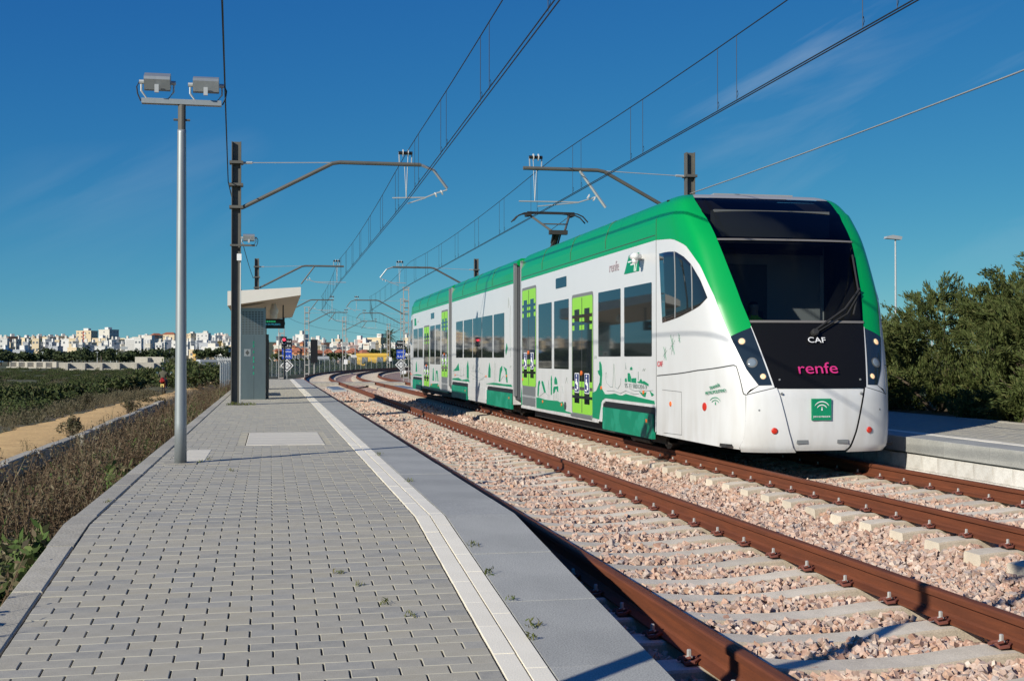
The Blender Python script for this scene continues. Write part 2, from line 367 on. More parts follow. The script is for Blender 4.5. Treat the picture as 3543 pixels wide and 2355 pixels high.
cxm = (GX[:-1, :-1] + GX[1:, 1:]).ravel() / 2; cym = (GY[:-1, :-1] + GY[1:, 1:]).ravel() / 2
near = ((cxm > -11.5) & (cxm < 16) & (cym < 70))
g = np_mesh('ground', np.stack([GX, GY, GZ], -1).reshape(-1, 3), GF, ['field', 'soil'], smooth=True, midx=near.astype(np.int32))
tag(g, 'brown and green open ground reaching from the railway to the far town', 'ground', kind='structure')

# sandy path beyond the weeds
def path_edges(y):
    k = .12 * math.sin(y * .9) + .09 * math.sin(y * 2.3 + 1)
    xl = np.interp(y, [0, 38, 46, 60, 74, 95, 130], [-10.9, -10.75, -10.45, -10.1, -9.25, -8.6, -7.5]); xr = np.interp(y, [0, 50, 70, 95, 130], [-8.25, -8.2, -8.0, -7.2, -6.2])
    return xl + k, xr + .1 * math.sin(y * 1.7)
ys = np.arange(0, 125, .8); V = []; F = []
for i, y in enumerate(ys):
    a, b = path_edges(y)
    for k in range(7):
        u = k / 6; x = a + (b - a) * u
        V.append((x, y, float(ground_h(x, y)) + .03 + .03 * math.sin(math.pi * u) - (.05 if k in (0, 6) else 0) - .015 * (abs(u - .3) < .1) - .015 * (abs(u - .7) < .1)))
    if i: F += [((i - 1) * 7 + k, (i - 1) * 7 + k + 1, i * 7 + k + 1, i * 7 + k) for k in range(6)]
tag(np_mesh('path', V, F, 'dirt', smooth=True), 'ochre dirt path running beside the weedy bank', 'path', kind='structure')

# ------------------------------------------------------------------ ballast bed
PT = [(-4.4, -.66), (-2.7, -.52), (-1.9, -.36), (-1.42, -.255), (-1.3, -.245), (1.3, -.245), (1.42, -.265), (1.75, -.33), (2.05, -.36), (2.44, -.30), (2.62, -.25), (5.09, -.245), (5.3, -.27), (5.8, -.36), (6.6, -.52), (8.4, -.66)]
PTa = np.array(PT)
def bal_z(t): return np.interp(t, PTa[:, 0], PTa[:, 1])
ss = np.concatenate([np.arange(-6, 30, 1.), np.arange(30, 260, 3.)])
V = [(*trk(s, t), z) for s in ss for t, z in PT]; n = len(PT)
F = [(i * n + k, i * n + k + 1, (i + 1) * n + k + 1, (i + 1) * n + k) for i in range(len(ss) - 1) for k in range(n - 1)]
tag(np_mesh('ballast_bed', V, F, 'ballast'), 'pink crushed stone bed under both railway tracks', 'ballast', kind='structure')

# ------------------------------------------------------------------ rails, sleepers, clips
RP = [(-.07, -.159), (.07, -.159), (.07, -.148), (.02, -.132), (.009, -.118), (.009, -.052), (.034, -.040), (.036, -.012), (.030, -.003), (.018, 0), (-.018, 0), (-.030, -.003), (-.036, -.012), (-.034, -.040), (-.009, -.052), (-.009, -.118), (-.02, -.132), (-.07, -.148)]
def rail_mesh(off):
    st = np.concatenate([np.arange(-6, S0, 3.), np.arange(S0, 260, 2.)]); n = len(RP)
    V = [(*trk(s, off + q[0]), q[1]) for s in st for q in RP]
    F = [(i * n + k, (i + 1) * n + k, (i + 1) * n + (k + 1) % n, i * n + (k + 1) % n) for i in range(len(st) - 1) for k in range(n)]
    return V, F
def sleeper_mesh(name, rv):
    b = MB(); b.rv = rv
    xs = [-1.3, -1.2, -1.1, -.72, -.6, -.48, -.34, -.18, 0, .18, .34, .48, .6, .72, 1.1, 1.2, 1.3]
    tz = [-.185, -.172, -.165, -.165, -.172, -.186, -.2, -.208, -.21, -.208, -.2, -.186, -.172, -.165, -.165, -.172, -.185]
    vs = []
    for x, z in zip(xs, tz):
        vs += [(x, -.145, -.42), (x, -.118, z - .012), (x, -.106, z), (x, .106, z), (x, .118, z - .012), (x, .145, -.42)]
    fs = [(i * 6 + k, i * 6 + k + 1, (i + 1) * 6 + k + 1, (i + 1) * 6 + k)[::-1] for i in range(len(xs) - 1) for k in range(5)]
    fs += [(0, 1, 2, 3, 4, 5), tuple(range((len(xs) - 1) * 6, len(xs) * 6))[::-1]]
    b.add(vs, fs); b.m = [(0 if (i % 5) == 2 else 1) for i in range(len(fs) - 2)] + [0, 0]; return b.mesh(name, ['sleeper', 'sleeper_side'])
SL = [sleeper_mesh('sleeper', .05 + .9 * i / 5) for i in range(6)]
cb_ = MB(); cb_.mi = 0
cb_.box(-.03, .045, -.05, .05, -.166, -.16)
cb_.mi = 1
cb_.tube([(.045, -.012, -.138), (.005, -.055, -.142), (-.04, -.05, -.148), (-.045, -.02, -.135), (0, -.016, -.128)], .0105, 5)
cb_.tube([(.045, .012, -.138), (.005, .055, -.142), (-.04, .05, -.148), (-.045, .02, -.135), (0, .016, -.128)], .0105, 5)
cb_.mi = 2
cb_.lathe([(.02, -.13), (.02, -.122), (.0125, -.122), (.0125, -.092), (.009, -.088)], 0, 0, 6)
CLIP = cb_.mesh('rail_clip', ['black', 'clip_steel', 'bolt'])
def make_track(off, first, label):
    t = thing('railway_track', label, 'railway track', (off, 0, 0), kind='structure')
    for e in (-.87, .87):
        V, F = rail_mesh(off + e); np_mesh('rail', V, F, 'rust_rail', parent=t)
    for k in range(299):
        s = first + .6 * (k - 4)
        if s < 2.5: continue
        p = trk(s, off); a = trk_ang(s)
        o = bpy.data.objects.new('sleeper', SL[(k * 7 + 3) % 6]); o.location = (p[0] - off, p[1] + random.uniform(-.008, .008), random.uniform(-.004, .003)); o.rotation_euler = (0, 0, -a + random.uniform(-.004, .004)); link(o, t)
        if s < 42:
            for e in (-.87, .87):
                for sd_ in (-1, 1):
                    if s > 25 and (e * sd_ > 0) == (off < 1): continue
                    c = bpy.data.objects.new('rail_clip', CLIP); c.location = (e + sd_ * .105, p[1], 0); c.rotation_euler = (0, 0, 0 if sd_ < 0 else math.pi); link(c, t)
    return t
make_track(0., 5.895, 'near railway track with rusty rails beside the left platform edge')
make_track(T2, 8.966, 'railway track carrying the green and white tram')

# loose ballast stones
def stones(y0, y1, dens, size, seed):
    r = np.random.default_rng(seed); n = int((y1 - y0) * 6.75 * dens)
    s = r.uniform(y0, y1, n); t = r.uniform(-1.48, 5.3, n)
    keep = np.ones(n, bool)
    for off, first in ((0., 5.895), (T2, 8.966)):
        ph = np.abs((s - first + .3) % .6 - .3); inside = (np.abs(t - off) < 1.32) & (ph < .125)
        keep &= ~(inside & (r.random(n) > .012))
        for e in (-.87, .87): keep &= np.abs(t - off - e) > .085
    s, t = s[keep], t[keep]; n = len(s)
    inner = ((np.abs(t) < 1.3) | (np.abs(t - T2) < 1.3))
    z = bal_z(t) + np.where(inner, .012, 0.) + r.uniform(-.02, .032, n) * np.where(inner, 1., 1.25) + .012 * np.sin(s * 5.1) * np.cos(t * 4.3)
    h = size * r.uniform(.55, 1.25, n)
    ax = np.stack([r.uniform(.7, 1.35, n), r.uniform(.6, 1.1, n), r.uniform(.45, .9, n)], 1) * h[:, None]
    cube = np.array([(-1, -1, -1), (1, -1, -1), (1, 1, -1), (-1, 1, -1), (-1, -1, 1), (1, -1, 1), (1, 1, 1), (-1, 1, 1)], float)
    P = cube[None] * (1 + r.uniform(-.5, .28, (n, 8, 3))) * ax[:, None]
    q = r.normal(size=(n, 4)); q /= np.linalg.norm(q, axis=1, keepdims=True); a, b, c, d = q.T
    Rm = np.stack([1 - 2 * (c * c + d * d), 2 * (b * c - a * d), 2 * (b * d + a * c), 2 * (b * c + a * d), 1 - 2 * (b * b + d * d), 2 * (c * d - a * b), 2 * (b * d - a * c), 2 * (c * d + a * b), 1 - 2 * (b * b + c * c)], -1).reshape(n, 3, 3)
    P = np.einsum('nij,nkj->nki', Rm, P) + np.stack([t, s, z], 1)[:, None]
    fq = np.array([(3, 2, 1, 0), (4, 5, 6, 7), (0, 1, 5, 4), (1, 2, 6, 5), (2, 3, 7, 6), (3, 0, 4, 7)])
    F = (np.arange(n)[:, None, None] * 8 + fq[None]).reshape(-1, 4)
    return P.reshape(-1, 3), F, np.repeat(r.random(n), 8)
A = [stones(3.2, 9, 1450, .021, 1), stones(9, 16, 950, .024, 2), stones(16, 30, 280, .031, 3), stones(30, 62, 70, .04, 4)]
off = 0; VV = []; FF = []; RR = []
for V, F, r_ in A: VV.append(V); FF.append(F + off); RR.append(r_); off += len(V)
tag(np_mesh('ballast_stones', np.concatenate(VV), np.concatenate(FF), 'stone', np.concatenate(RR)), 'loose pink and grey crushed stones between the sleepers', 'gravel', kind='stuff')

# ------------------------------------------------------------------ platforms
PZ = .33; YK = 8.1; SLOPE = .079; RA = math.atan(SLOPE); PEND = 62.0
def pz(y): return PZ if y >= YK else PZ - SLOPE * (YK - y)
def place(me, name, x, y, parent, dz=0., rz=0.):
    o = bpy.data.objects.new(name, me); b = wbase(parent); o.location = (x - b.x, y - b.y, pz(y) + dz - b.z)
    o.rotation_euler = (RA if y < YK else 0, 0, rz); return link(o, parent)
PV = []
for i in range(10):
    b = MB(); b.rv = .03 + .94 * ((i * 7) % 10) / 9; b.cbox(-.0984, .0984, -.0495, .0495, -.03, 0, .0022); b.m = [0, 0, 0, 0, 0, 1, 1, 1, 1]; PV.append(b.mesh('paver', ['paver', 'effloresce']))
def pavers(x0, x1, y0, y1, parent, single_to, skip=None):
    k = int(round((x1 - x0) / .2)); pw_ = (x1 - x0) / k; V = []; F = []; RR = []; n1 = 0
    for j in range(int(round((y1 - y0) / .1))):
        y = y0 + .1 * (j + .5); odd = j % 2
        cells = [(x0 + pw_ * (i + .5), 1.) for i in range(k)] if not odd else [(x0 + pw_ / 4, .5)] + [(x0 + pw_ * (i + 1), 1.) for i in range(k - 1)] + [(x1 - pw_ / 4, .5)]
        for (x, hf) in cells:
            if skip and skip(x, y): continue
            if 4.25 < y < single_to and n1 < 300 and hf == 1.:
                o = place(PV[random.randrange(10)], 'paver', x, y + random.uniform(-.0008, .0008), parent, random.uniform(-.0022, .0016), random.uniform(-.006, .006)); n1 += 1
            else:
                hx = pw_ / 2 * hf - .0036; hy = .0495; c = .0022; zz = pz(y) + random.uniform(-.0025, .0015); sl = SLOPE if y < YK else 0
                o = len(V)
                V += [(x + sx_ * hx, y + sy_ * hy, zz + dz + sl * sy_ * hy) for dz in (-.03, -c) for sx_, sy_ in ((-1, -1), (1, -1), (1, 1), (-1, 1))]
                V += [(x + sx_ * (hx - c), y + sy_ * (hy - c), zz + sl * sy_ * hy) for sx_, sy_ in ((-1, -1), (1, -1), (1, 1), (-1, 1))]
                F += [tuple(o + q for q in f) for f in ((8, 9, 10, 11), (0, 1, 5, 4), (1, 2, 6, 5), (2, 3, 7, 6), (3, 0, 4, 7), (4, 5, 9, 8), (5, 6, 10, 9), (6, 7, 11, 10), (7, 4, 8, 11))]
                RR += [random.random()] * 12
    o = np_mesh('paving_field', V, F, ['paver', 'effloresce'], RR, parent=parent, midx=np.tile([0, 0, 0, 0, 0, 1, 1, 1, 1], len(F) // 9).astype(np.int32)); o['kind'] = 'stuff'; return o
def plat(name, label, xa, xb, y0, y1):
    p = thing(name, label, 'platform', (xa, y0, 0), kind='structure')
    b = MB(); b.prism([(y0, -.7), (y1, -.7), (y1, PZ - .016), (YK, PZ - .016), (y0, pz(y0) - .016)], 'x', xa, xb); b.build('platform_base', 'joint_sand', p); return p
PL = plat('platform', 'long paved platform with white line and granite edge on the left', -4.17, -1.53, -3., PEND)
def in_hatch(x, y): return (-3.36 < x < -2.36 and 14.98 < y < 17.52)
pavers(-4.16, -2.11, 1.6, PEND, PL, 7.6, in_hatch)
def slabs(parent, name, mat, xa, xb, y0, y1, ln, th, dz=0., gap=.004, cham=.004, n=5):
    me = []
    for i in range(n):
        b = MB(); b.rv = .05 + .9 * i / (n - 1); b.cbox(-(xb - xa) / 2 + .002, (xb - xa) / 2 - .002, -ln / 2 + gap / 2, ln / 2 - gap / 2, -th, 0, cham); me.append(b.mesh(name, mat))
    y = y0
    while y < y1 - .01:
        c = y + ln / 2
        if not (y < YK < y + ln): place(me[random.randrange(n)], name, (xa + xb) / 2, c, parent, dz + random.uniform(-.0015, .0015))
        else:
            b = MB(); b.rv = .5
            for a_, b_ in ((y, YK), (YK, y + ln)):
                vs = [(x, q, pz(q) + dz + zz) for zz in (-th, 0) for x, q in ((xa + .002, a_), (xb - .002, a_), (xb - .002, b_), (xa + .002, b_))]
                b.add(vs, [(3, 2, 1, 0), (4, 5, 6, 7), (0, 1, 5, 4), (1, 2, 6, 5), (2, 3, 7, 6), (3, 0, 4, 7)])
            b.build(name, mat, parent)
        y += ln
slabs(PL, 'line_tile', 'white_tile', -2.105, -2.008, 2.0, PEND, .4, .03, .003, .0015, .001)
slabs(PL, 'line_tile', 'white_tile', -2.003, -1.908, 1.8, PEND, .4, .03, .003, .0015, .001)
slabs(PL, 'edge_slab', 'granite', -1.902, -1.43, 1.0, PEND, 1.0, .2, .001, .002, .0012)
slabs(PL, 'kerb_stone', 'kerb_concrete', -4.32, -4.167, .5, PEND, 1.0, .35, .004, .008, .008)
PR = plat('platform', 'paved platform on the right behind the tram with granite coping', 5.33, 8.75, -3., PEND)
slabs(PR, 'edge_slab', 'granite', 5.22, 5.72, 1.0, PEND, 1.0, .195, .001, .005)
slabs(PR, 'line_tile', 'white_tile', 5.725, 5.905, 1.0, PEND, .8, .03, .003)
slabs(PR, 'kerb_stone', 'kerb_concrete', 8.6, 8.78, 1., 50, 1.0, .3, .012, .01, .015)
pavers(5.91, 8.59, 9.0, 24.0, PR, -1)
b = MB(); b.box(5.91, 8.59, 24.0, PEND, PZ - .03, PZ - .002); b.rv = .5; b.build('far_paving', 'paver', PR)
# concrete block wall under the right coping
bm_ = []
for i in range(6):
    b = MB(); b.rv = .05 + .9 * i / 5; b.box(-.06, .05, -.197, .197, 0, .19); bm_.append(b.mesh('wall_block', 'block'))
for r_ in range(3):
    for k in range(70):
        y = 4. + .4 * k + (.2 if r_ % 2 else 0)
        o = bpy.data.objects.new('wall_block', bm_[random.randrange(6)]); o.location = (5.315 - 5.33, y + 3., -.47 + .195 * r_); link(o, PR)
b = MB(); b.box(5.285, 5.36, 3.8, 34, .112, .136); b.build('mortar_course', 'concrete', PR)

# access cover with light slabs and small tile patch
h = thing('access_cover', 'pale ribbed access cover set into the paving near the lamp post', 'hatch', (-2.86, 16.25, PZ))
b = MB(); b.box(-3.34, -2.38, 15.0, 17.5, PZ - .03, PZ - .008); b.build('frame', 'joint_sand', h)
for k in range(5):
    b = MB(); b.rv = .2 + .15 * k; b.cbox(-3.33, -2.39, 15.01 + .498 * k, 15.01 + .498 * k + .487, PZ - .02, PZ + .004, .006); b.build('slab', 'cover_light', h)
for i, (y, ml) in enumerate(((57., 'grey cover plate lying on the near track behind the shelter shadow'), (58.6, 'grey cover plate on the tram track beside the rear of the tram'))):
    x = .12 if i == 0 else 3.65
    o = thing('cover_plate', ml, 'cover', (x, y + 3, -.2)); b = MB(); b.box(x - .32, x + .32, y, y + 6.6, -.2, -.1); b.build('plate', 'galv_light', o); b = MB(); b.box(x - .26, x + .26, y + .2, y + 6.4, -.1, -.085); b.build('lid', 'galv', o)
o = thing('level_crossing', 'concrete foot crossing strip laid across both tracks past the platform end', 'crossing', (1.9, 71, 0))
for k, (xa, xb) in enumerate(((-1.6, -.95), (-.78, .78), (.95, 2.84), (3.0, 4.57), (4.75, 5.6))):
    b = MB(); b.box(xa, xb, 70.2, 72.2, -.2, -.02); b.build('crossing_panel', 'concrete', o)
# ------------------------------------------------------------------ the tram
TR = thing('tram', 'green and white three-section tram with raised pantograph beside the right platform', 'tram', (T2, 17.05, 0))
XS = T2 - 1.33; XR = T2 + 1.33
P1 = np.array([(0, 0), (.3, .012), (.55, .04), (.75, .09), (.92, .18), (1.04, .31), (1.12, .48), (1.185, .75), (1.24, 1.15), (1.29, 1.75), (1.33, 2.67)])
P2 = np.array([(0, 0), (.32, .01), (.6, .035), (.83, .08), (1.02, .155), (1.15, .26), (1.225, .42), (1.265, .7), (1.295, 1.1), (1.315, 1.7), (1.33, 2.67)])
DZ = np.array([(.15, 2.55), (.22, 2.64), (.45, 2.69), (.8, 2.69), (1.0, 2.66), (1.4, 2.49), (1.84, 2.27), (2.4, 1.97), (2.96, 1.60), (3.3, 1.24), (3.5, .97), (3.62, .78), (3.68, .60), (3.72, .40)])
WZ = np.array([(.15, .92), (.2, .965), (.28, .99), (.4, 1.0), (3.15, 1.0), (3.35, .99), (3.5, .965), (3.6, .93), (3.66, .88), (3.72, .8)])
def catmull(tab, n=40):
    p = np.vstack([2 * tab[0] - tab[1], tab, 2 * tab[-1] - tab[-2]]); o = []
    for i in range(1, len(p) - 2):
        a, b, c, d = p[i - 1:i + 3]
        for s in np.arange(n) / n: o.append(.5 * (2 * b + (c - a) * s + (2 * a - 5 * b + 4 * c - d) * s * s + (3 * b - a - 3 * c + d) * s ** 3))
    return np.array(o + [tab[-1]])
Q1, Q2, DS, WS = catmull(P1), catmull(P2), catmull(DZ), catmull(WZ); TS = np.linspace(0, 10, len(Q1))
def csurf(t, z, flip=False):
    at_ = abs(t); k = min(max((z - .9) / 1.2, 0), 1)
    wd = ((1 - k) * np.interp(at_, TS, Q1[:, 0]) + k * np.interp(at_, TS, Q2[:, 0])) * np.interp(z, WS[:, 0], WS[:, 1])
    bk = (1 - k) * np.interp(at_, TS, Q1[:, 1]) + k * np.interp(at_, TS, Q2[:, 1]); D = np.interp(z, DS[:, 0], DS[:, 1])
    y = 17.05 - D + bk * D / 2.67
    if flip: y = 17.05 + 47.95 - y
    return Vector((T2 + math.copysign(1, t) * wd, y, z))
def csn(t, z, flip=False):
    e = .03; a = csurf(t + e, z, flip) - csurf(t - e, z, flip); b = csurf(t, min(z + e, 3.72), flip) - csurf(t, z - e, flip)
    n = a.cross(b).normalized(); return -n if flip else n
def resample(pl, n):
    pl = np.array(pl, float); d = np.concatenate([[0], np.cumsum(np.hypot(np.diff(pl[:, 0]) * .15, np.diff(pl[:, 1])))]); u = np.linspace(0, d[-1], n)
    return np.stack([np.interp(u, d, pl[:, 0]), np.interp(u, d, pl[:, 1])], 1)
def patch(name, inner, outer, mat, nv=30, nu=14, off=0., lining=True, sgn=(-1, 1), flip=False, parent=None, byz=False, smooth=True, edge=0.):
    res = []
    A, B = resample(inner, nv), resample(outer, nv)
    if byz:
        zz = np.linspace(inner[0][1], inner[-1][1], nv); A = np.stack([np.interp(zz, [q[1] for q in inner], [q[0] for q in inner]), zz], 1); B = np.stack([np.interp(zz, [q[1] for q in outer], [q[0] for q in outer]), zz], 1)
    for sg in sgn:
        b = MB()
        for lay in ((0, 1) if (lining or edge) else (0,)):
            vs = []
            for i in range(nv):
                for k in range(nu + 1):
                    u = k / nu; t = (A[i, 0] + (B[i, 0] - A[i, 0]) * u) * sg; z = A[i, 1] + (B[i, 1] - A[i, 1]) * u
                    if abs(t) < 1e-6: t = 1e-6 * sg
                    p = csurf(t, z, flip) + csn(t, z, flip) * (off - (lay * (edge or .045)))
                    vs.append(p)
            m = nu + 1; fs = [(i * m + k, i * m + k + 1, (i + 1) * m + k + 1, (i + 1) * m + k) for i in range(nv - 1) for k in range(nu)]
            if (sg < 0) != flip: fs = [f[::-1] for f in fs]
            if lay: fs = [f[::-1] for f in fs]
            b.mi = lay if lining else 0; b.add(vs, fs)
        if edge:
            m = nu + 1; n0 = nv * m; ring = [k for k in range(m)] + [i * m + nu for i in range(1, nv)] + [(nv - 1) * m + k for k in range(nu - 1, -1, -1)] + [i * m for i in range(nv - 2, 0, -1)]
            for q in range(len(ring)):
                a_, b_ = ring[q], ring[(q + 1) % len(ring)]; b.f.append([a_, b_, n0 + b_, n0 + a_]); b.m.append(0)
        res.append(b.build(name, [mat, 'black'] if lining else mat, parent or TR, smooth))
    return res
ws_edge = [(2.30, 1.0), (2.6, 1.44), (2.87, 1.83), (3.2, 2.28), (3.45, 2.6), (3.7, 2.95), (3.85, 3.3), (4.2, 3.5), (4.5, 3.62), (4.7, 3.66)]
ridge = [(1.2, .19), (1.35, .25), (1.62, .45), (1.91, .73), (2.2, 1.0)]
green_out = [(4.42, 1.65), (4.69, 1.9), (4.95, 2.17), (5.94, 2.6), (7.35, 2.91), (8.7, 3.04), (10, 3.09)]
hl_out = [(3.25, 1.03), (3.82, 1.23), (4.09, 1.42), (4.42, 1.65)]
def ew(z): return float(np.interp(z, [q[1] for q in ws_edge], [q[0] for q in ws_edge]))
def sub(z0, z1, k=12): return [(ew(z), z) for z in np.linspace(z0, z1, k)]
def cab(flip):
    cabp = []
    zero = lambda a, b: [(0, a), (0, b)]
    for sgn in ((-1, 1),):
        patch('cab_side', [(4.72, .215), (4.34, .37), (4.25, .63), (4.22, .905), (4.0, .97), (3.25, 1.025)] + hl_out[1:] + green_out[1:-1] + [(9.98, 3.088)],
              [(10, .27), (10, .37), (10, .63), (10, .905), (10, .97), (10, 1.025), (10, 1.23), (10, 1.42), (10, 1.65), (10, 1.9), (10, 2.17), (10, 2.6), (10, 2.91), (10, 3.04), (10, 3.09)], 'white_paint', 60, 26, flip=flip)
        patch('green_arch', [(ew(1.78) + .02, 1.77)] + sub(1.85, 3.64, 16) + [(4.75, 3.70)], green_out + [(10, 3.3), (10, 3.5), (10, 3.62), (10, 3.70)], 'green_paint', 60, 22, flip=flip)
        hs_ = patch('headlight', [(2.44, 1.035), (2.68, 1.4), (2.9, 1.765)], hl_out, 'lamp_glass', 16, 10, .004, flip=flip)
        patch('pillar_strip', [(2.31, 1.0), (2.6, 1.42), (2.86, 1.79)], [(2.44, 1.03), (2.68, 1.4), (2.9, 1.775)], 'white_paint', 14, 3, flip=flip)
        patch('corner_strip', [(2.3, 1.0), (2.44, 1.033)], [(4.2, .91), (3.25, 1.028)], 'white_paint', 4, 10, flip=flip)
        patch('bumper_corner', ridge, [(4.72, .19), (4.72, .215), (4.35, .37), (4.26, .63), (4.2, .905)], 'white_paint', 26, 14, flip=flip, off=.006)
    both = (1,)
    mid = lambda nm, a, b, mat, off=0., nv=14, lin=True, k=12, **kw: patch(nm, [(-ew(z), z) for z in np.linspace(a, b, k)], sub(a, b, k), mat, nv, 24, off, lin, both, flip=flip, byz=True, **kw)
    patch('bumper_centre', [(-q[0] + .02, q[1]) for q in ridge], [(q[0] - .02, q[1]) for q in ridge], 'white_paint', 18, 18, -.022, True, both, flip=flip, byz=True)
    mid('front_mask', 1.0, 1.825, 'mask_black')
    mid('sill_trim', 1.825, 1.855, 'trim_dark', .012, 3)
    mid('windscreen', 1.855, 2.945, 'windscreen_glass', 0, 18, False)
    mid('header_trim', 2.945, 2.97, 'trim_dark', .012, 3)
    mid('destination_glass', 2.97, 3.62, 'upper_glass', 0, 14, False)
    mid('roof_hatch', 3.62, 3.70, 'roof_grey', .004, 5)
    ysgn = -1 if not flip else 1; Y = (lambda y: y) if not flip else (lambda y: 17.05 + 47.95 - y)
    b = MB()
    b.box(T2 - .9, T2 + .9, min(Y(15.9), Y(16.88)), max(Y(15.9), Y(16.88)), 2.96, 3.0); b.build('ceiling_panel', 'underframe', TR); b = MB()
    b.box(T2 - 1.1, T2 + 1.1, min(Y(14.9), Y(17.3)), max(Y(14.9), Y(17.3)), .5, .9); b.build('cab_floor', 'underframe', TR)
    b = MB(); b.box(T2 - 1.2, T2 + 1.2, min(Y(17.0), Y(17.04)), max(Y(17.0), Y(17.04)), .5, 3.5); b.mi = 1; b.box(T2 - .35, T2 + .35, min(Y(16.97), Y(17.0)), max(Y(16.97), Y(17.0)), 1.2, 2.75); b.build('cab_bulkhead', ['cab_wall', 'cab_door'], TR)
    b = MB(); b.prism([(Y(14.95), 1.3), (Y(14.95), 1.80), (Y(15.25), 1.86), (Y(15.75), 1.72), (Y(15.75), 1.3)], 'x', T2 - .95, T2 + .95); b.build('console', 'console', TR)
    b = MB(); b.box(T2 - 1.15, T2 + 1.15, min(Y(14.75), Y(17.)), max(Y(14.75), Y(17.)), .24, .28); b.build('underside', 'underframe', TR)
    b = MB(); b.box(T2 - .85, T2 + .85, min(Y(15.95), Y(16.1)), max(Y(15.95), Y(16.1)), 3.05, 3.42); b.build('destination_box', 'console', TR)
    b = MB(); b.box(T2 - 1.2, T2 + 1.2, min(Y(16.9), Y(16.95)), max(Y(16.9), Y(16.95)), 2.9, 3.66); b.build('cab_ceiling', 'black', TR)
    b = MB(); b.box(T2 - .6, T2 + .6, min(Y(16.62), Y(17.6)), max(Y(16.62), Y(17.6)), 3.70, 3.735); b.build('roof_panel', 'roof_grey', TR)
    # lamps
    for sg in (-1, 1):
        for (t, z, r, m) in ((3.68, 1.585, .04, 'warm_lamp'), (3.36, 1.315, .055, 'cool_lamp'), (2.88, 1.14, .034, 'warm_lamp')):
            n = csn(sg * t, z, flip); p = csurf(sg * t, z, flip); b = MB(); b.disc(p + n * .002, n, r, .012, 16); b.build('lamp', m if not flip else 'cool_lamp', hs_[0 if sg < 0 else 1], True)
            b = MB(); b.tube([p + n * .002, p + n * .01], r * 1.25, 18); b.build('lamp_ring', 'console', hs_[0 if sg < 0 else 1])
        t, z = 2.42, .465; p = csurf(sg * t, z, flip); n = csn(sg * t, z, flip); b = MB(); b.disc(p + n * .004, n, .04, .018, 14); b.build('marker_lamp', 'red_lamp', TR, True)
        p = csurf(sg * .9, .325, flip); n = csn(sg * .9, .325, flip); b = MB(); b.prism([(p.x - .07, .3), (p.x + .075, .3), (p.x + .08, .345), (p.x - .07, .345)], 'y', p.y + .012, p.y + .04); b.build('bumper_slot', 'rubber_grey', TR)
        for (t, z) in ((1.95, .93), (3.35, .72)):
            p = csurf(sg * t, z, flip); n = csn(sg * t, z, flip); b = MB(); b.disc(p - n * .02, n, .016, .03, 8); b.build('cap_screw', 'rubber_grey', TR)
        p = csurf(sg * 1.95, 1.1, flip); b = MB(); b.disc(p, csn(sg * 1.95, 1.1, flip), .014, .014, 8); b.build('cap_screw', 'rubber_grey', TR)
    # side window of the cab (both sides), mullions
    wp_top = [(9.77, 2.88), (9.25, 2.88), (8.56, 2.855), (7.77, 2.76), (7.06, 2.64), (6.25, 2.41), (5.77, 2.17)]
    wp_bot = [(9.67, 1.88), (8.99, 1.925), (8.2, 1.98), (7.57, 2.02), (6.9, 2.06), (6.49, 2.095), (5.77, 2.165)]
    wins = patch('cab_window', wp_bot, wp_top, 'dark_glass', 22, 12, .006, False, flip=flip, edge=.02)
    for sg, wn in zip((-1, 1), wins):
        for a_, b_ in (((8.98, 1.93), (8.62, 2.86)), ((7.58, 2.02), (7.0, 2.63))):
            pts = [csurf(sg * (a_[0] + (b_[0] - a_[0]) * u), a_[1] + (b_[1] - a_[1]) * u, flip) + csn(sg * a_[0], a_[1], flip) * .008 for u in np.linspace(0, 1, 6)]
            b = MB(); b.tube(pts, .008, 5); b.build('mullion', 'roof_grey', wn)
def cline(name, pts, r, mat, flip=False, off=.001, sg=-1, parent=None):
    pl = resample(pts, max(6, 6 * len(pts))); b = MB(); b.tube([csurf(sg * t, z, flip) + csn(sg * t, z, flip) * off for t, z in pl], r, 5); return b.build(name, mat, parent or TR)
glassmat('windscreen_glass', (.66, .69, .69), .02, 1.32, .0)
glassmat('upper_glass', (.42, .45, .46), .03, 1.35, .0)
M('cab_wall', (.36, .37, .37), .8); M('cab_door', (.10, .11, .115), .6); M('console', (.10, .105, .105), .6)
cab(False); cab(True)
for fl in (False, True):
    for sg in (-1, 1):
        cline('panel_gap', [(9.95, 1.12), (7.95, 1.21), (4.7, 1.285), (4.5, 1.27), (4.44, 1.1), (4.42, .925), (4.2, .91), (2.34, .998)], .0075, 'line_dark', fl, sg=sg)
        cline('panel_gap', [(4.23, .9), (4.25, .63), (4.34, .37), (4.72, .21)], .005, 'line_dark', fl, sg=sg)
        cline('panel_gap', [(9.99, .29), (9.99, 1.2), (9.99, 2.2), (9.99, 3.09), (9.99, 3.4)], .004, 'line_dark', fl, sg=sg)
        for p in ([(9.74, .92), (8.92, .91)], [(8.92, .91), (8.91, .32)], [(9.68, .31), (8.91, .32)]): cline('hatch_gap', p, .003, 'line_dark', fl, sg=sg)
        for t, z, r, m in ((9.4, .73, .035, 'orange_lamp'), (7.6, .735, .055, 'red_lamp')):
            p = csurf(sg * t, z, fl); n = csn(sg * t, z, fl); b = MB(); b.disc(p, n, r, .014, 12); b.build('side_marker', m, TR)
for t0, z0, rr, k in ((9.23, 1.56, .16, 7), (9.59, 1.44, .11, 7), (8.85, 1.65, .07, 6)):
    for q in range(k):
        a = math.pi * q / k + .3 + .2 * (q % 2); l = rr * (1 if q % 3 else .6)
        cline('star_stroke', [(t0 - math.cos(a) * l * .9, z0 - math.sin(a) * l), (t0 + math.cos(a) * l * .9, z0 + math.sin(a) * l)], .0025, 'green_art' if q % 2 else 'sketch', off=.002)
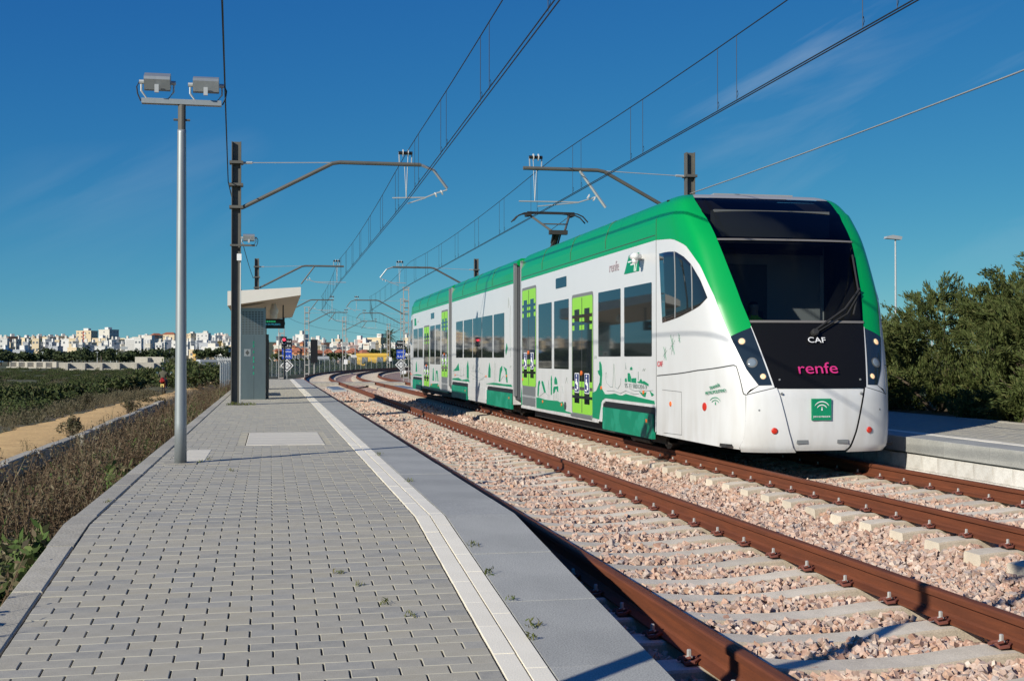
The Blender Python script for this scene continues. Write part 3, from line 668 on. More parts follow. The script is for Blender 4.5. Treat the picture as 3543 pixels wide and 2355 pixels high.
# lettering on the cab
def ctext(name, s, size, t, z, mat, align='CENTER', squash=1., off=.012, sg=-1, shear=0.):
    p = csurf(sg * t, z); n = csn(sg * t, z); up = (csurf(sg * t, z + .05) - csurf(sg * t, z - .05)).normalized(); r = up.cross(n)
    return text_obj(name, s, size, p + n * off, r, up, mat, TR, align, squash, shear=shear)
ctext('lettering', 'renfe', .215, .12, 1.17, 'renfe_pink', squash=1.22, off=.03, sg=-1)
ctext('lettering', 'CAF', .11, .1, 1.56, 'sticker_white', squash=1.25, off=.03, sg=1)
ctext('lettering', 'CAF', .11, 9.8, 1.255, 'caf_red', squash=1.1)
ctext('lettering', 'TRANVÍA', .062, 6.75, .985, 'green_art')
ctext('lettering', 'METROPOLITANO', .06, 6.75, .92, 'green_art')
def arcs(cx, cz, s, fn, name, mat):
    # emblem: two arcs over a small spike
    for r0, r1, zc in ((.5, .43, 0), (.34, .275, -.06)):
        b = MB(); N_ = 14; A_ = [math.pi * (.12 + .76 * i / N_) for i in range(N_ + 1)]
        vs = [fn(cx + math.cos(a) * r0 * s * 1.1, cz + (zc + math.sin(a) * r0) * s) for a in A_] + [fn(cx + math.cos(a) * r1 * s * (1.22 if 0 < i < N_ else 1.3), cz + (zc + math.sin(a) * r1 * (1. if 0 < i < N_ else 1.05)) * s) for i, a in enumerate(A_)]
        b.add(vs, [(i, i + 1, N_ + 2 + i, N_ + 1 + i) for i in range(N_)]); b.build(name, mat, TR)
    b = MB(); b.add([fn(cx - .06 * s, cz - .12 * s), fn(cx + .06 * s, cz - .12 * s), fn(cx + .012 * s, cz + .14 * s), fn(cx - .012 * s, cz + .14 * s)], [(0, 1, 2, 3)]); b.build(name, mat, TR)
def fn_side(u, z):
    t = 6.8 - u * 5.0; return csurf(-t, z) + csn(-t, z) * .006
arcs(0, .79, .16, fn_side, 'emblem', 'green_art')
pc = csurf(.05, .7); yf = csurf(1e-6, .7).y + .0
b = MB(); b.box(T2 - .16, T2 + .10, yf - .0, yf + .03, .595, .865); b.build('badge_plate', 'green_art', TR)
arcs(T2 - .03, .74, .19, lambda u, z: Vector((u, yf - .006, z)), 'emblem', 'sticker_white')
text_obj('lettering', 'JUNTA DE ANDALUCIA', .03, (T2 - .03, yf - .004, .63), (1, 0, 0), (0, 0, 1), 'sticker_white', TR, squash=.72)
# wiper
b = MB(); pw = [csurf(.04, 1.70) + csn(.04, 1.7) * .05, csurf(1.7, 1.99) + csn(1.7, 2.) * .06, csurf(2.95, 2.27) + csn(2.95, 2.27) * .05]
b.tube(pw, .014, 6); b.tube([csurf(.25, 1.70) + csn(.25, 1.7) * .05, csurf(1.8, 1.93) + csn(1.8, 1.93) * .05, csurf(2.9, 2.22) + csn(2.9, 2.22) * .05], .010, 6)
b.tube([csurf(2.2, 1.93) + csn(2.2, 1.93) * .03, csurf(2.9, 2.25) + csn(2.9, 2.25) * .03, csurf(3.25, 2.75) + csn(3.25, 2.75) * .03], .013, 6); b.disc(csurf(.1, 1.69), csn(.1, 1.69), .05, .07, 10); b.build('wiper', 'rubber', TR)

# ---- car bodies
CARS = [(17.05, 26.8), (27.72, 37.42), (38.12, 47.95)]
wprof = [(T2 - 1.33 * np.interp(z, WS[:, 0], WS[:, 1]), z) for z in (3.09, 3.2, 3.35, 3.45, 3.52, 3.58, 3.62, 3.655, 3.68)]
roofp = wprof + [(2 * T2 - x, z) for x, z in wprof[::-1]]
def side(name, poly, mat, x=XS - .004, parent=None, thick=.02):
    b = MB(); b.prism(poly, 'x', x, x + thick); return b.build(name, mat, parent or TR)
def rect(y0, y1, z0, z1): return [(y0, z0), (y1, z0), (y1, z1), (y0, z1)]
def rrect(y0, y1, z0, z1, r=.05, n=4):
    o = []
    for cy, cz, a0 in ((y1 - r, z0 + r, -90), (y1 - r, z1 - r, 0), (y0 + r, z1 - r, 90), (y0 + r, z0 + r, 180)):
        o += [(cy + r * math.cos(R(a0 + 90 * i / n)), cz + r * math.sin(R(a0 + 90 * i / n))) for i in range(n + 1)]
    return o
bodies = []
for ci, (y0, y1) in enumerate(CARS):
    b = MB(); b.box(XS, XR, y0 + .002, y1, .30, 3.09); bd = b.build('car_body', 'white_paint', TR); bodies.append(bd)
    b = MB(); b.prism(roofp, 'y', y0 + (.0 if ci == 0 else .0), y1); b.build('roof_fairing', 'green_paint', TR, False)
    for z in (3.165,): side('roof_seam', rect(y0 + .05, y1 - .05, z - .006, z + .006), 'line_dark', XS - .003)
    for q in range(1, 4):
        yq = y0 + (y1 - y0) * q / 4 + .3
        b = MB(); b.tube([(x - .003, yq, z) for x, z in wprof[1:]], .005, 4); b.build('roof_seam', 'line_dark', TR)
    b = MB(); b.box(T2 - .8, T2 + .8, y0 + 1.2, y1 - 1.6, 3.66, 3.76)
    b.build('roof_equipment', 'roof_grey', TR)
    b = MB(); b.box(XS + .25, XR - .25, y0 + .3, y1 - .3, .10, .31); b.build('underframe', 'underframe', TR)
def gang(y0, y1):
    b = MB()
    n = 7
    for i in range(n):
        a = y0 + (y1 - y0) * i / n; c = y0 + (y1 - y0) * (i + 1) / n; ins = .10 if i % 2 else .05
        b.box(XS + ins, XR - ins, a, c, .42, 3.5 - ins)
    b.build('gangway', 'bellows', TR)
    b = MB(); b.box(XS - .002, XS + .05, y0 + .02, y0 + .10, .5, 3.55); b.build('gangway_edge', 'roof_grey', TR)
    b = MB(); b.box(XS - .002, XS + .06, y1 - .16, y1 - .02, .5, 3.55); b.build('gangway_edge', 'rubber_grey', TR)
gang(26.8, 27.72); gang(37.42, 38.12)
def window(y0, y1, z0, z1, bd, nm='window'):
    o = side(nm, rrect(y0, y1, z0, z1, .02, 2), 'dark_glass', XS - .005, bd); 
    b = MB(); b.box(XR - .01, XR + .005, y0, y1, z0, z1); b.build(nm, 'dark_glass', bd); return o
def door(y0, y1, z0, z1, high):
    d = thing2 = side('door', rrect(y0, y1, z0, z1, .06), 'lime', XS - .006)
    side('door_frame', rrect(y0 - .05, y1 + .05, z0 - .02, z1 + .06, .08), 'rubber_grey', XS - .0025, thick=.0015, parent=d)
    ym = (y0 + y1) / 2; k = (z1 - z0) / 2.11; Z = lambda z: z0 + (z - .37) * k
    for a, c in ((y0, ym), (ym, y1)):
        wd = c - a; e = .035
        side('glass_panel', rect(a + e * .5, c - e * .5, Z(.95), Z(1.88)), 'dark_glass', XS - .009, d, .006)
        for za, zb in ((.55, .95), (1.88, 2.26)): side('glass_panel', rect(a + wd * .26, c - wd * .24, Z(za), Z(zb)), 'dark_glass', XS - .009, d, .006)
        for za, zb in ((2.10, 2.16), (1.97, 2.03), (.79, .85), (.64, .69)):
            for p, q in ((a + .012, a + wd * .26), (c - wd * .24, c - .012)): side('dark_bar', rect(p, q, Z(za), Z(zb)), 'dark_glass', XS - .009, d, .006)
        st = side('access_sign', rrect((a + c) / 2 - .165, (a + c) / 2 + .165, Z(.74), Z(1.10), .03), 'sticker_white', XS - .0115, d, .004)
        side('sign_field', rrect((a + c) / 2 - .15, (a + c) / 2 + .15, Z(.755), Z(1.085), .025), 'sticker_blue', XS - .013, d, .003)
        cy = (a + c) / 2; b = MB(); xx = XS - .0145; N_ = 14
        pts = [(xx, cy + .02 + .085 * math.cos(R(130 - 260 * i / N_) + math.pi) * 1.1, Z(.86) + .075 * math.sin(R(130 - 260 * i / N_) + math.pi)) for i in range(N_ + 1)]
        b.tube(pts, .013, 5); b.tube([(xx, cy + .01, Z(1.0)), (xx, cy + .01, Z(.9)), (xx, cy - .05, Z(.895)), (xx, cy - .085, Z(.81))], .014, 5); b.disc((xx + .005, cy + .015, Z(1.045)), (-1, 0, 0), .026, .008, 10)
        b.build('wheelchair_symbol', 'sticker_white', d)
    side('door_seam', rect(ym - .012, ym + .012, z0 + .02, z1 - .02), 'line_dark', XS - .0105, d, .004)
    b = MB(); b.disc((XS - .008, ym + .02, Z(1.1)), (-1, 0, 0), .045, .02, 12); b.build('door_button', 'orange_lamp', d)
    if high:
        for za, zb, mm in ((z0 - .2, z0 - .02, 'steel_step'), (z0 - .235, z0 - .205, 'roof_grey'), (z0 - .43, z0 - .245, 'steel_step')): side('door_step', rect(y0 + .02, y1 - .02, za, zb), mm, XS - .008, thick=.03)
    else: side('door_step', rect(y0 - .02, y1 + .03, z0 - .075, z0 - .015), 'steel_step', XS - .03, thick=.05)
def layout(o, sgn, bd):
    Y = lambda a, b: tuple(sorted((o + sgn * a, o + sgn * b)))
    for a, b, z0, z1 in ((.21, 1.63, 1.40, 2.49), (1.84, 3.19, 1.40, 2.49), (5.31, 6.51, 1.165, 2.49), (6.73, 7.94, 1.165, 2.49)): window(*Y(a, b), z0, z1, bd)
    door(*Y(3.58, 5.02), .375, 2.48, False); door(*Y(8.22, 9.61), .77, 2.86, True)
    window(*Y(5.49, 6.37), 2.73, 2.93, bd, 'destination_sign')
layout(17.05, 1, bodies[0]); layout(47.95, -1, bodies[2])
for a, b_ in ((36.55, 35.25), (35.05, 33.52), (33.42, 32.0), (31.93, 30.4), (30.22, 28.82)): window(b_, a, 1.385, 2.46, bodies[1])
# skirts, flat black panels for the bogie openings, and livery on the visible side
def bogie(y0, y1, front):
    side('recess_shade_panel', [(y0, .30), (y0, .655), (y1 - .25, .655), (y1 - .06, .60), (y1, .30)] if front else rect(y0, y1, .30, .655), 'black', XS - .003)  # flush black panel, the shade of the opening put in as colour
    side('recess_trim', [(y0, .655), (y1 - .22, .655), (y1 - .03, .6), (y1 + .02, .30), (y1 + .07, .30), (y1 + .02, .63), (y1 - .2, .70), (y0, .70)], 'white_paint', XS - .008)
    b = MB(); b.prism(rect(y0 + .06, y1 - .12, .19, .555), 'x', XS - .03, XS + .02); b.build('skirt_panel', 'green_skirt', TR)
    side('skirt_mark', rect(y0 + .3, y0 + .38, .42, .47), 'orange_lamp', XS - .033)
bogie(17.1, 20.0, True); bogie(27.75, 31.2, True); bogie(34.3, 37.4, True); bogie(45.0, 47.9, True)
for yc in (18.6, 29.6, 35.8, 46.4):
    bg_ = None
    b = MB(); b.box(XS + .30, XS + .42, yc - 1.25, yc + 1.25, .12, .34); b.box(XR - .42, XR - .30, yc - 1.25, yc + 1.25, .12, .34); b.box(XS + .3, XR - .3, yc - .2, yc + .2, .15, .3)
    for q in (-.9, .9): b.tube([(XS + .2, yc + q, .28), (XS + .42, yc + q, .28)], .1, 10)
    b.tube([(XS + .28, yc - .5, .1), (XS + .28, yc + .5, .1)], .05, 8); bg_ = b.build('bogie', 'underframe', TR)
    for q in (-.9, .9):
        for xx in (T2 - .87, T2 + .87):
            b = MB(); b.tube([(xx - .06, yc + q, .29), (xx + .06, yc + q, .29)], .285, 24); b.build('wheel', 'wheel', bg_)
art = {
 'g': [[(20.64, .77), (20.39, .81), (20.24, .90), (20.17, .95), (20.06, .91), (20.0, .85), (19.82, .77), (19.52, .78), (19.22, .80), (18.98, .78), (18.79, .78), (18.61, .81), (18.14, .79), (17.69, .77), (17.14, .75), (17.12, .70), (19.8, .705), (20.0, .66), (20.08, .56), (20.15, .44), (20.2, .33), (20.62, .34)],
       [(20.18, 1.30), (20.13, 1.32), (20.04, 1.26), (20.0, 1.12), (20.04, .91), (20.17, .93), (20.13, 1.06), (20.24, 1.11), (20.28, 1.16), (20.17, 1.17)],
       [(25.2, .55), (24.89, .55), (24.41, .53), (23.94, .53), (23.24, .54), (23.05, .52), (22.82, .54), (22.72, .45), (22.59, .37), (22.21, .36), (22.21, .335), (25.2, .325)],
       [(25.1, .58), (25.07, .76), (25.0, .89), (24.86, .91), (24.84, .86), (24.93, .79), (24.96, .68), (25.0, .57)], [(24.70, .90), (24.57, .90), (24.43, .79), (24.30, .67), (24.46, .67), (24.57, .76), (24.70, .86)],
       [(23.54, .86), (23.54, .95), (23.46, 1.01), (23.36, .98), (23.29, .91), (23.29, .86)], [(23.64, .76), (23.59, .81), (23.22, .83), (23.21, .71), (23.32, .73), (23.34, .77), (23.44, .77), (23.49, .71), (23.64, .67)],
       [(23.85, .64), (23.85, .96), (23.81, 1.03), (23.76, .97), (23.76, .65)], [(18.49, 1.14), (18.39, 1.14), (18.32, 1.08), (18.32, 1.0), (18.49, 1.01)], [(18.29, 1.06), (18.04, 1.07), (18.04, .99), (18.29, 1.0)],
       [(18.36, 1.19), (18.36, 1.22), (18.30, 1.24), (18.24, 1.22), (18.25, 1.19)], [(18.64, 1.05), (18.57, 1.06), (18.53, 1.0), (18.64, 1.0)], [(17.97, 1.02), (17.87, 1.02), (17.84, 1.05), (17.78, 1.06), (17.74, 1.03), (17.72, .99), (17.97, 1.0)],
       [(17.71, 1.03), (17.62, 1.03), (17.52, 1.01), (17.42, .99), (17.42, .96), (17.71, .99)], [(17.36, .89), (17.15, .84), (17.26, .81)], [(17.90, .87), (17.72, .85), (17.52, .87), (17.58, .79), (17.69, .80)],
       [(37.3, .75), (36.07, .79), (35.42, .73), (34.2, .79), (34.01, .705), (37.3, .705)], [(31.32, .71), (30.2, .76), (28.87, .75), (27.97, .76), (27.8, .705), (31.32, .705)],
       [(31.02, .88), (30.96, 1.10), (30.83, 1.26), (30.67, 1.11), (30.67, .88)], [(29.52, .80), (29.37, 1.12), (29.08, 1.19), (29.05, 1.1), (29.25, 1.0), (29.35, .80)], [(28.9, 1.17), (28.52, 1.12), (28.38, .80), (28.55, .8), (28.65, 1.05)], [(37.19, .98), (36.51, 1.09), (36.07, 1.22), (35.89, 1.0)],
       [(28.65, 1.52), (28.52, 1.73), (28.38, 1.62), (28.58, 1.44)], [(34.5, .8), (34.5, 1.15), (34.3, 1.3), (34.15, 1.1), (34.15, .8)],
       [(47.9, .72), (46.72, .76), (45.2, .76), (45.0, .705), (47.9, .705)], [(42.85, .33), (42.45, .48), (40.6, .53), (40.05, .33)], [(47.0, .85), (46.9, 1.15), (46.7, 1.25), (46.5, .85)], [(42.0, .6), (41.9, 1.0), (41.75, 1.05), (41.6, .6)], [(41.2, .6), (41.1, .95), (40.7, .95), (40.5, .6), (40.7, .6), (40.8, .85), (41.0, .85), (41.05, .6)],
       [(26.78, .72), (26.72, .6), (26.7, .33), (26.79, .33)]],
 'k': [[(18.61, 1.20), (18.60, 1.30), (18.57, 1.20)], [(17.94, 1.04), (17.94, 1.17), (17.92, 1.17), (17.91, 1.04)]]}
for p in art['g']: side('livery_shape', p, 'green_art', XS - .006)
for p in art['k']: side('livery_shape', p, 'sketch', XS - .006)
def stroke(pts, r=.0045, m='sketch'):
    b = MB(); b.tube([(XS - .003, y, z) for y, z in pts], r, 4); b.build('livery_stroke', m, TR)
for p in ([(19.35, .9), (19.32, 1.04), (19.29, 1.28), (19.26, 1.28), (19.22, 1.04), (19.19, .9)], [(19.8, 1.08), (19.72, .96), (19.5, .9), (19.35, .9)], [(19.19, .9), (19.05, .88), (18.9, .95), (18.88, 1.05)], [(19.75, 1.0), (19.78, 1.1), (19.74, 1.14), (19.7, 1.05)], [(20.5, 1.36), (20.45, 1.42), (20.4, 1.36), (20.35, 1.41)], [(17.7, 1.18), (17.66, 1.22), (17.62, 1.18), (17.58, 1.22)],
          [(19.7, .83), (19.3, .84), (18.9, .81), (18.6, .86), (18.2, .82), (17.9, .83)], [(18.4, .9), (18.1, .87), (17.9, .88), (17.5, .89), (17.2, .9)], [(25.0, .56), (24.7, .62), (24.4, .68), (24.2, .64), (24.0, .6)], [(23.63, .66), (23.62, .55)], [(23.5, .7), (23.48, .55)], [(23.36, .72), (23.35, .55)], [(23.22, .7), (23.2, .55)], [(24.1, .75), (24.05, .92), (24.0, .75)], [(22.6, .9), (22.5, 1.02), (22.45, .9)], [(22.9, .85), (22.8, .7)],
          [(33.6, 1.2), (33.4, 1.05), (33.2, 1.2)], [(32.6, 1.15), (32.5, 1.0), (32.3, 1.12)], [(36.8, .85), (36.2, .88), (35.6, .84), (34.9, .9)], [(33.9, .95), (33.0, .85), (32.0, .82), (31.4, .9)], [(33.7, 1.0), (32.8, 1.02), (31.8, .95)], [(33.5, .8), (32.4, .78), (31.6, .82)], [(30.1, .78), (30.1, 1.3)], [(30.0, .78), (30.0, 1.25)], [(28.1, 1.15), (28.05, 1.2), (28.0, 1.15), (27.95, 1.2)], [(36.9, .8), (36.9, 1.05)], [(35.6, .85), (35.6, 1.25)], [(35.1, .85), (35.05, 1.1)], [(29.3, .82), (28.9, .95), (28.4, .82)],
          [(47.2, .85), (46.5, .9), (45.5, .82)], [(46.2, .85), (46.1, 1.15)], [(45.6, .85), (45.6, 1.1)], [(42.3, .6), (42.3, 1.0)], [(28.3, 2.55), (28.25, 2.8), (28.2, 2.6)], [(28.05, 1.4), (28.1, 2.2), (28.05, 2.6)]): stroke(p)
b = MB(); b.box(XS - .006, XS, 31.45, 34.15, .31, .33); b.build('skirt_line', 'line_dark', TR)
side('lower_panel', rect(31.35, 34.2, .20, .60), 'white_paint', XS - .008)
side('lower_trim', rect(20.25, 26.75, .27, .325), 'white_paint', XS - .012)
side('lower_trim', rect(38.2, 44.9, .27, .325), 'green_art', XS - .012)
for y, z in ((24.57, .48), (22.91, .48), (20.04, .87), (17.65, .86), (28.5, .95), (31.3, .9), (36.7, .86), (26.6, .9), (42.2, .45), (40.5, .45)):
    b = MB(); b.disc((XS - .006, y, z), (-1, 0, 0), .032, .014, 10); b.build('side_marker', 'orange_lamp', TR)
b = MB(); b.disc((XS - .006, 22.63, .47), (-1, 0, 0), .075, .01, 14); b.build('speaker_grille', 'line_dark', TR)
# flag panel, number, operator name, camera pod
side('flag_panel', [(18.41, 2.98), (17.88, 2.98), (17.88, 2.70), (18.68, 2.70)], 'green_art', XS - .006)
for r0 in (.2, .3):
    b = MB(); b.tube([(XS - .006, 17.88 + r0 * math.cos(R(a)) * .8, 2.71 + r0 * .8 * math.sin(R(a))) for a in range(0, 86, 8)], .007, 4); b.build('flag_arc', 'sticker_white', TR)
side('flag_text', rect(18.1, 18.45, 2.865, 2.885), 'sticker_white', XS - .008); side('flag_text', rect(18.1, 18.32, 2.815, 2.835), 'sticker_white', XS - .008)
b = MB(); b.tube([(XS, 17.8, 2.9), (XS - .10, 17.77, 2.9), (XS - .15, 17.7, 2.9), (XS - .15, 17.55, 2.895)], [.05, .055, .06, .05], 10); b.box(XS - .19, XS - .12, 17.58, 17.66, 2.79, 2.86); b.build('camera_pod', 'white_paint', TR, True)
TXT = lambda s, size, y, z, m, sq=1.: text_obj('lettering', s, size, (XS - .007, y, z), (0, -1, 0), (0, 0, 1), m, TR, 'CENTER', sq)
TXT('renfe', .23, 19.26, 2.79, 'renfe_grey', 1.2)
TXT('95 71 9801204-9', .10, 18.07, .91, 'sketch', 1.7)
TXT('renfe', .13, 46.2, 2.72, 'renfe_grey', 1.)
side('flag_panel', [(46.9, 2.9), (47.4, 2.9), (47.4, 2.62), (46.75, 2.62)], 'green_art', XS - .006)
# pantograph
pg = MB(); px, py_ = T2, 29.2
pg.box(px - .5, px + .5, py_ - .5, py_ + .7, 3.76, 3.86); pan = pg.build('pantograph_base', 'underframe', TR)
b = MB(); b.tube([(px, py_ + .6, 3.86), (px, py_ - .35, 4.42)], [.09, .06], 8); b.tube([(px + .12, py_ + .6, 3.86), (px + .08, py_ - .3, 4.38)], .02, 6); b.box(px - .22, px + .22, py_ - .45, py_ - .3, 4.36, 4.46); b.tube([(px - .1, py_ - .3, 4.36), (px - .05, py_ + .1, 4.2)], .035, 6); b.build('lower_arm', 'underframe', pan)
b = MB()
for sx_ in (-1, 1): b.tube([(px + sx_ * .16, py_ - .38, 4.44), (px + sx_ * .5, py_ + .55, 4.92)], .028, 7)
b.tube([(px - .3, py_ + .05, 4.66), (px + .3, py_ + .05, 4.66)], .018, 6); b.tube([(px - .16, py_ - .3, 4.48), (px + .48, py_ + .5, 4.9)], .008, 5); b.build('upper_arm', 'mast_grey', pan)
b = MB()
for dy in (-.14, .14):
    b.tube([(px + x, py_ + .55 + dy, 4.96 + dz) for x, dz in ((-.95, -.2), (-.82, -.06), (-.68, .0), (-.3, .03), (.3, .03), (.68, .0), (.82, -.06), (.95, -.2))], .017, 6)
    b.box(px - .6, px + .6, py_ + .52 + dy, py_ + .58 + dy, 4.975, 5.0)
for sx_ in (-.55, .55): b.box(px + sx_ - .05, px + sx_ + .05, py_ + .36, py_ + .74, 4.9, 4.96)
b.build('pantograph_head', 'rubber', pan)
# ------------------------------------------------------------------ catenary masts
def cantilever(t, x0, z0, sx_, span, dropx, far=False, ex=False):
    # arm from a mast at x0 reaching sx_*span; wires hang about sx_*(span-.35)
    X = lambda a: x0 + sx_ * a; y0 = BASE[t.name].y
    mm = 'mast_grey'
    b = MB(); b.tube([(X(.14), y0, 4.75), (X(2.13), y0, 5.80), (X(2.3), y0, 5.83), (X(span), y0, 5.83)], .045, 8); b.build('cantilever_arm', mm, t)
    b = MB(); b.tube([(X(.12), y0, 5.75), (X(.35), y0, 5.76)], .03, 6); b.tube([(X(.35), y0, 5.76), (X(2.2), y0, 5.82)], .011, 5); b.build('tie_rod', 'galv_light', t)
    for zz in (5.75, 4.75, 5.25):
        b = MB(); b.box(x0 - .15, x0 + .15, y0 - .14, y0 + .14, zz - .03, zz + .03); b.build('clamp', 'mast_grey', t)
    xi = 3.8
    b = MB(); b.tube([(X(xi - .14), y0, 5.87), (X(xi - .15), y0, 6.1)], .015, 5); b.tube([(X(xi + .14), y0, 5.87), (X(xi + .15), y0, 6.1)], .015, 5); b.build('insulator_bracket', 'galv_light', t)
    b = MB(); b.mi = 0; b.tube([(X(xi - .16), y0, 6.09), (X(xi + .16), y0, 6.09)], .04, 8); b.mi = 1
    for q in (-.06, .06): b.tube([(X(xi + q - .008), y0, 6.09), (X(xi + q + .008), y0, 6.09)], .085, 12)
    b.build('insulator', ['black', 'insulator'], t)
    b = MB()
    b.tube([(X(xi - .02), y0, 5.8), (X(xi + .02), y0, 5.05)], .009, 4); b.tube([(X(xi + .06), y0, 6.05), (X(xi + .02), y0, 5.05)], .009, 4)
    if dropx:   # long arm with folded end
        bd_ = MB(); bd_.tube([(X(span), y0, 5.83), (X(span + .3), y0, 5.72), (X(span + .62), y0, 5.30)], .035, 6); bd_.build('drop_bracket', 'mast_grey' if far else 'galv', t)
        b.tube([(X(span + .62), y0, 5.27), (X(span + .35), y0, 5.18), (X(span + .12), y0, 5.08), (X(xi - .3), y0, 5.05)], .017, 5); b.tube([(X(span + .12), y0, 5.07), (X(xi + .05), y0, 4.93)], .014, 5); xq = span + .42
    else:
        bd_ = MB(); bd_.tube([(X(2.75), y0, 5.83), (X(2.1), y0, 4.95)], .035, 6); bd_.build('drop_bracket', 'mast_grey' if (far or x0 < 0) else 'galv_light', t)
        b.tube([(X(2.28), y0, 5.22), (X(2.5), y0, 5.14), (X(2.75), y0, 5.06), (X(span + .1), y0, 5.05)], .017, 5); b.tube([(X(2.75), y0, 5.05), (X(3.75), y0, 4.94)], .014, 5); xq = 2.45
    b.build('registration_arm', 'galv_light', t)
    b = MB()
    for q in (-.07, .07): b.tube([(X(xq + q - .01), y0, 5.17 + q * .4), (X(xq + q + .01), y0, 5.18 + q * .4)], .06, 8)
    b.build('insulator', 'insulator', t)
def hmast(label, x, y, zb, top, sx_, span, dropx):
    t = thing('catenary_mast', label, 'catenary mast', (x, y, zb), 'overhead line masts')
    w_, f_, k_ = .105, .016, .008
    prof = [(-w_, -w_), (w_, -w_), (w_, -w_ + f_), (k_, -w_ + f_), (k_, w_ - f_), (w_, w_ - f_), (w_, w_), (-w_, w_), (-w_, w_ - f_), (-k_, w_ - f_), (-k_, -w_ + f_), (-w_, -w_ + f_)]
    b = MB(); b.prism([(x + c, y + a) for a, c in prof], 'z', zb, top); b.build('mast_post', 'mast_grey', t)
    b = MB(); b.box(x - .17, x + .17, y - .17, y + .17, zb - .05, zb + .025); b.build('base_plate', 'mast_grey', t)
    cantilever(t, x, zb, sx_, span, dropx); return t
m1 = hmast('nearest dark grey mast on the left platform in front of the shelter', -3.80, 28.08, PZ, 6.22, 1, 4.15, True)
hmast('dark grey mast rising behind the roof of the tram front section', 6.87, 28.08, PZ, 6.32, -1, 4.1, False)
hmast('dark grey mast rising above the shelter roof on the left platform', -3.68, 60.0, PZ, 6.15, 1, 4.15, False)
hmast('dark grey mast peeking over the middle section of the tram', 7.0, 60.0, PZ, 6.3, -1, 4.15, True)
# floodlight, plate and conduit on the nearest mast
def floodlight(t, x, y, z, tilt, back):
    b = MB(); ca, sa = math.cos(tilt), math.sin(tilt)
    prof = [(-.075, -.05), (-.06, -.07), (.07, -.075), (.08, -.05), (.08, .06), (.06, .078), (-.05, .078), (-.075, .055)]
    b.prism([(y + p * ca - q * sa, z + p * sa + q * ca) for p, q in prof], 'x', x - .125, x + .125); f = b.build('floodlight', 'galv', t)
    b = MB(); b.tube([(x - .155, y, z), (x - .155, y, z - .09), (x - .10, y, z - .165), (x + .10, y, z - .165), (x + .155, y, z - .09), (x + .155, y, z)], .010, 5)
    for e in (-1, 1): b.tube([(x + e * .13, y, z), (x + e * .175, y, z)], .022, 8)
    b.build('bracket', 'galv_light', f)
    b = MB(); q = Vector((x, y + back * .08 * ca, z + back * .08 * sa)); b.box(x - .115, x + .115, min(q.y, q.y + back * .012), max(q.y, q.y + back * .012), z - .055, z + .055); b.build('glass', 'cool_lamp', f)
    b = MB(); b.box(x - .02, x + .02, y - .11, y - .085, z - .12, z - .04); b.build('clasp', 'galv_light', f)
    b = MB(); e = 1 if x > BASE[t.name].x else -1; b.tube([(x + e * .175, y, z), (x + e * .20, y, z - .05), (x + e * .19, y, z - .12), (x + e * .16, y, z - .19)], .007, 5); b.build('cable', 'rubber', f)
fb = MB(); fb.box(-3.93, -3.38, 27.93, 27.99, 3.87, 3.91); fb.build('lamp_bracket', 'mast_grey', m1)
floodlight(m1, -3.52, 27.96, 4.06, .25, 1)
b = MB(); b.box(-3.78, -3.68, 27.95, 27.962, 3.55, 3.70); b.build('number_plate', 'sign_white', m1)
b = MB(); b.tube([(-3.70, 27.96, .35), (-3.70, 27.96, 3.5)], .014, 6); b.build('conduit', 'galv_light', m1)
def lattice(label, s, off_, h, sx_, span, dropx):
    p = trk(s, off_); t = thing('lattice_mast', label, 'catenary mast', (p[0], p[1], -.6), 'lattice overhead line masts'); x, y = p
    b = MB()
    for e in (-1, 1):
        for q in (-.09, .09): b.box(x + e * .22 * .9 - .03, x + e * .22 * .9 + .03, y + q - .03, y + q + .03, -.6, h)
    b.build('mast_leg', 'mast_far', t)
    zz = -.2
    while zz < h:
        b = MB(); b.box(x - .17, x + .17, y - .1, y + .1, zz, zz + .10); b.build('mast_rung', 'mast_far', t); zz += .85
    b = MB(); b.box(x - .3, x + .3, y - .1, y + .1, h, h + .06); b.build('cross_bar', 'mast_far', t)
    n0 = len(t.children); sv = MAT['mast_grey']
    cantilever(t, x, 0, sx_, span, dropx, True)
    for c in t.children: pass
    t.rotation_euler = (0, 0, -trk_ang(s)); return t
lattice('grey lattice mast behind the red signal lamp at the platform end', 95, -2.8, 6.4, 1, 3.95, False)
lattice('grey lattice mast with dark cabinet at the start of the bend', 121, -2.75, 6.3, 1, 3.95, False)
lattice('grey lattice mast halfway round the bend in front of orange villas', 150, -2.75, 6.3, 1, 3.95, False)
lattice('grey lattice mast beside the yellow warehouse and the palm', 180, -2.75, 6.3, 1, 3.95, False)
lattice('tall grey lattice mast behind the blue and black signs near the tram tail', 122.5, T2 + 2.75, 7.2, -1, 3.95, True)
lattice('grey lattice mast hidden mostly by the tram tail', 95, T2 + 2.9, 6.8, -1, 3.95, True)
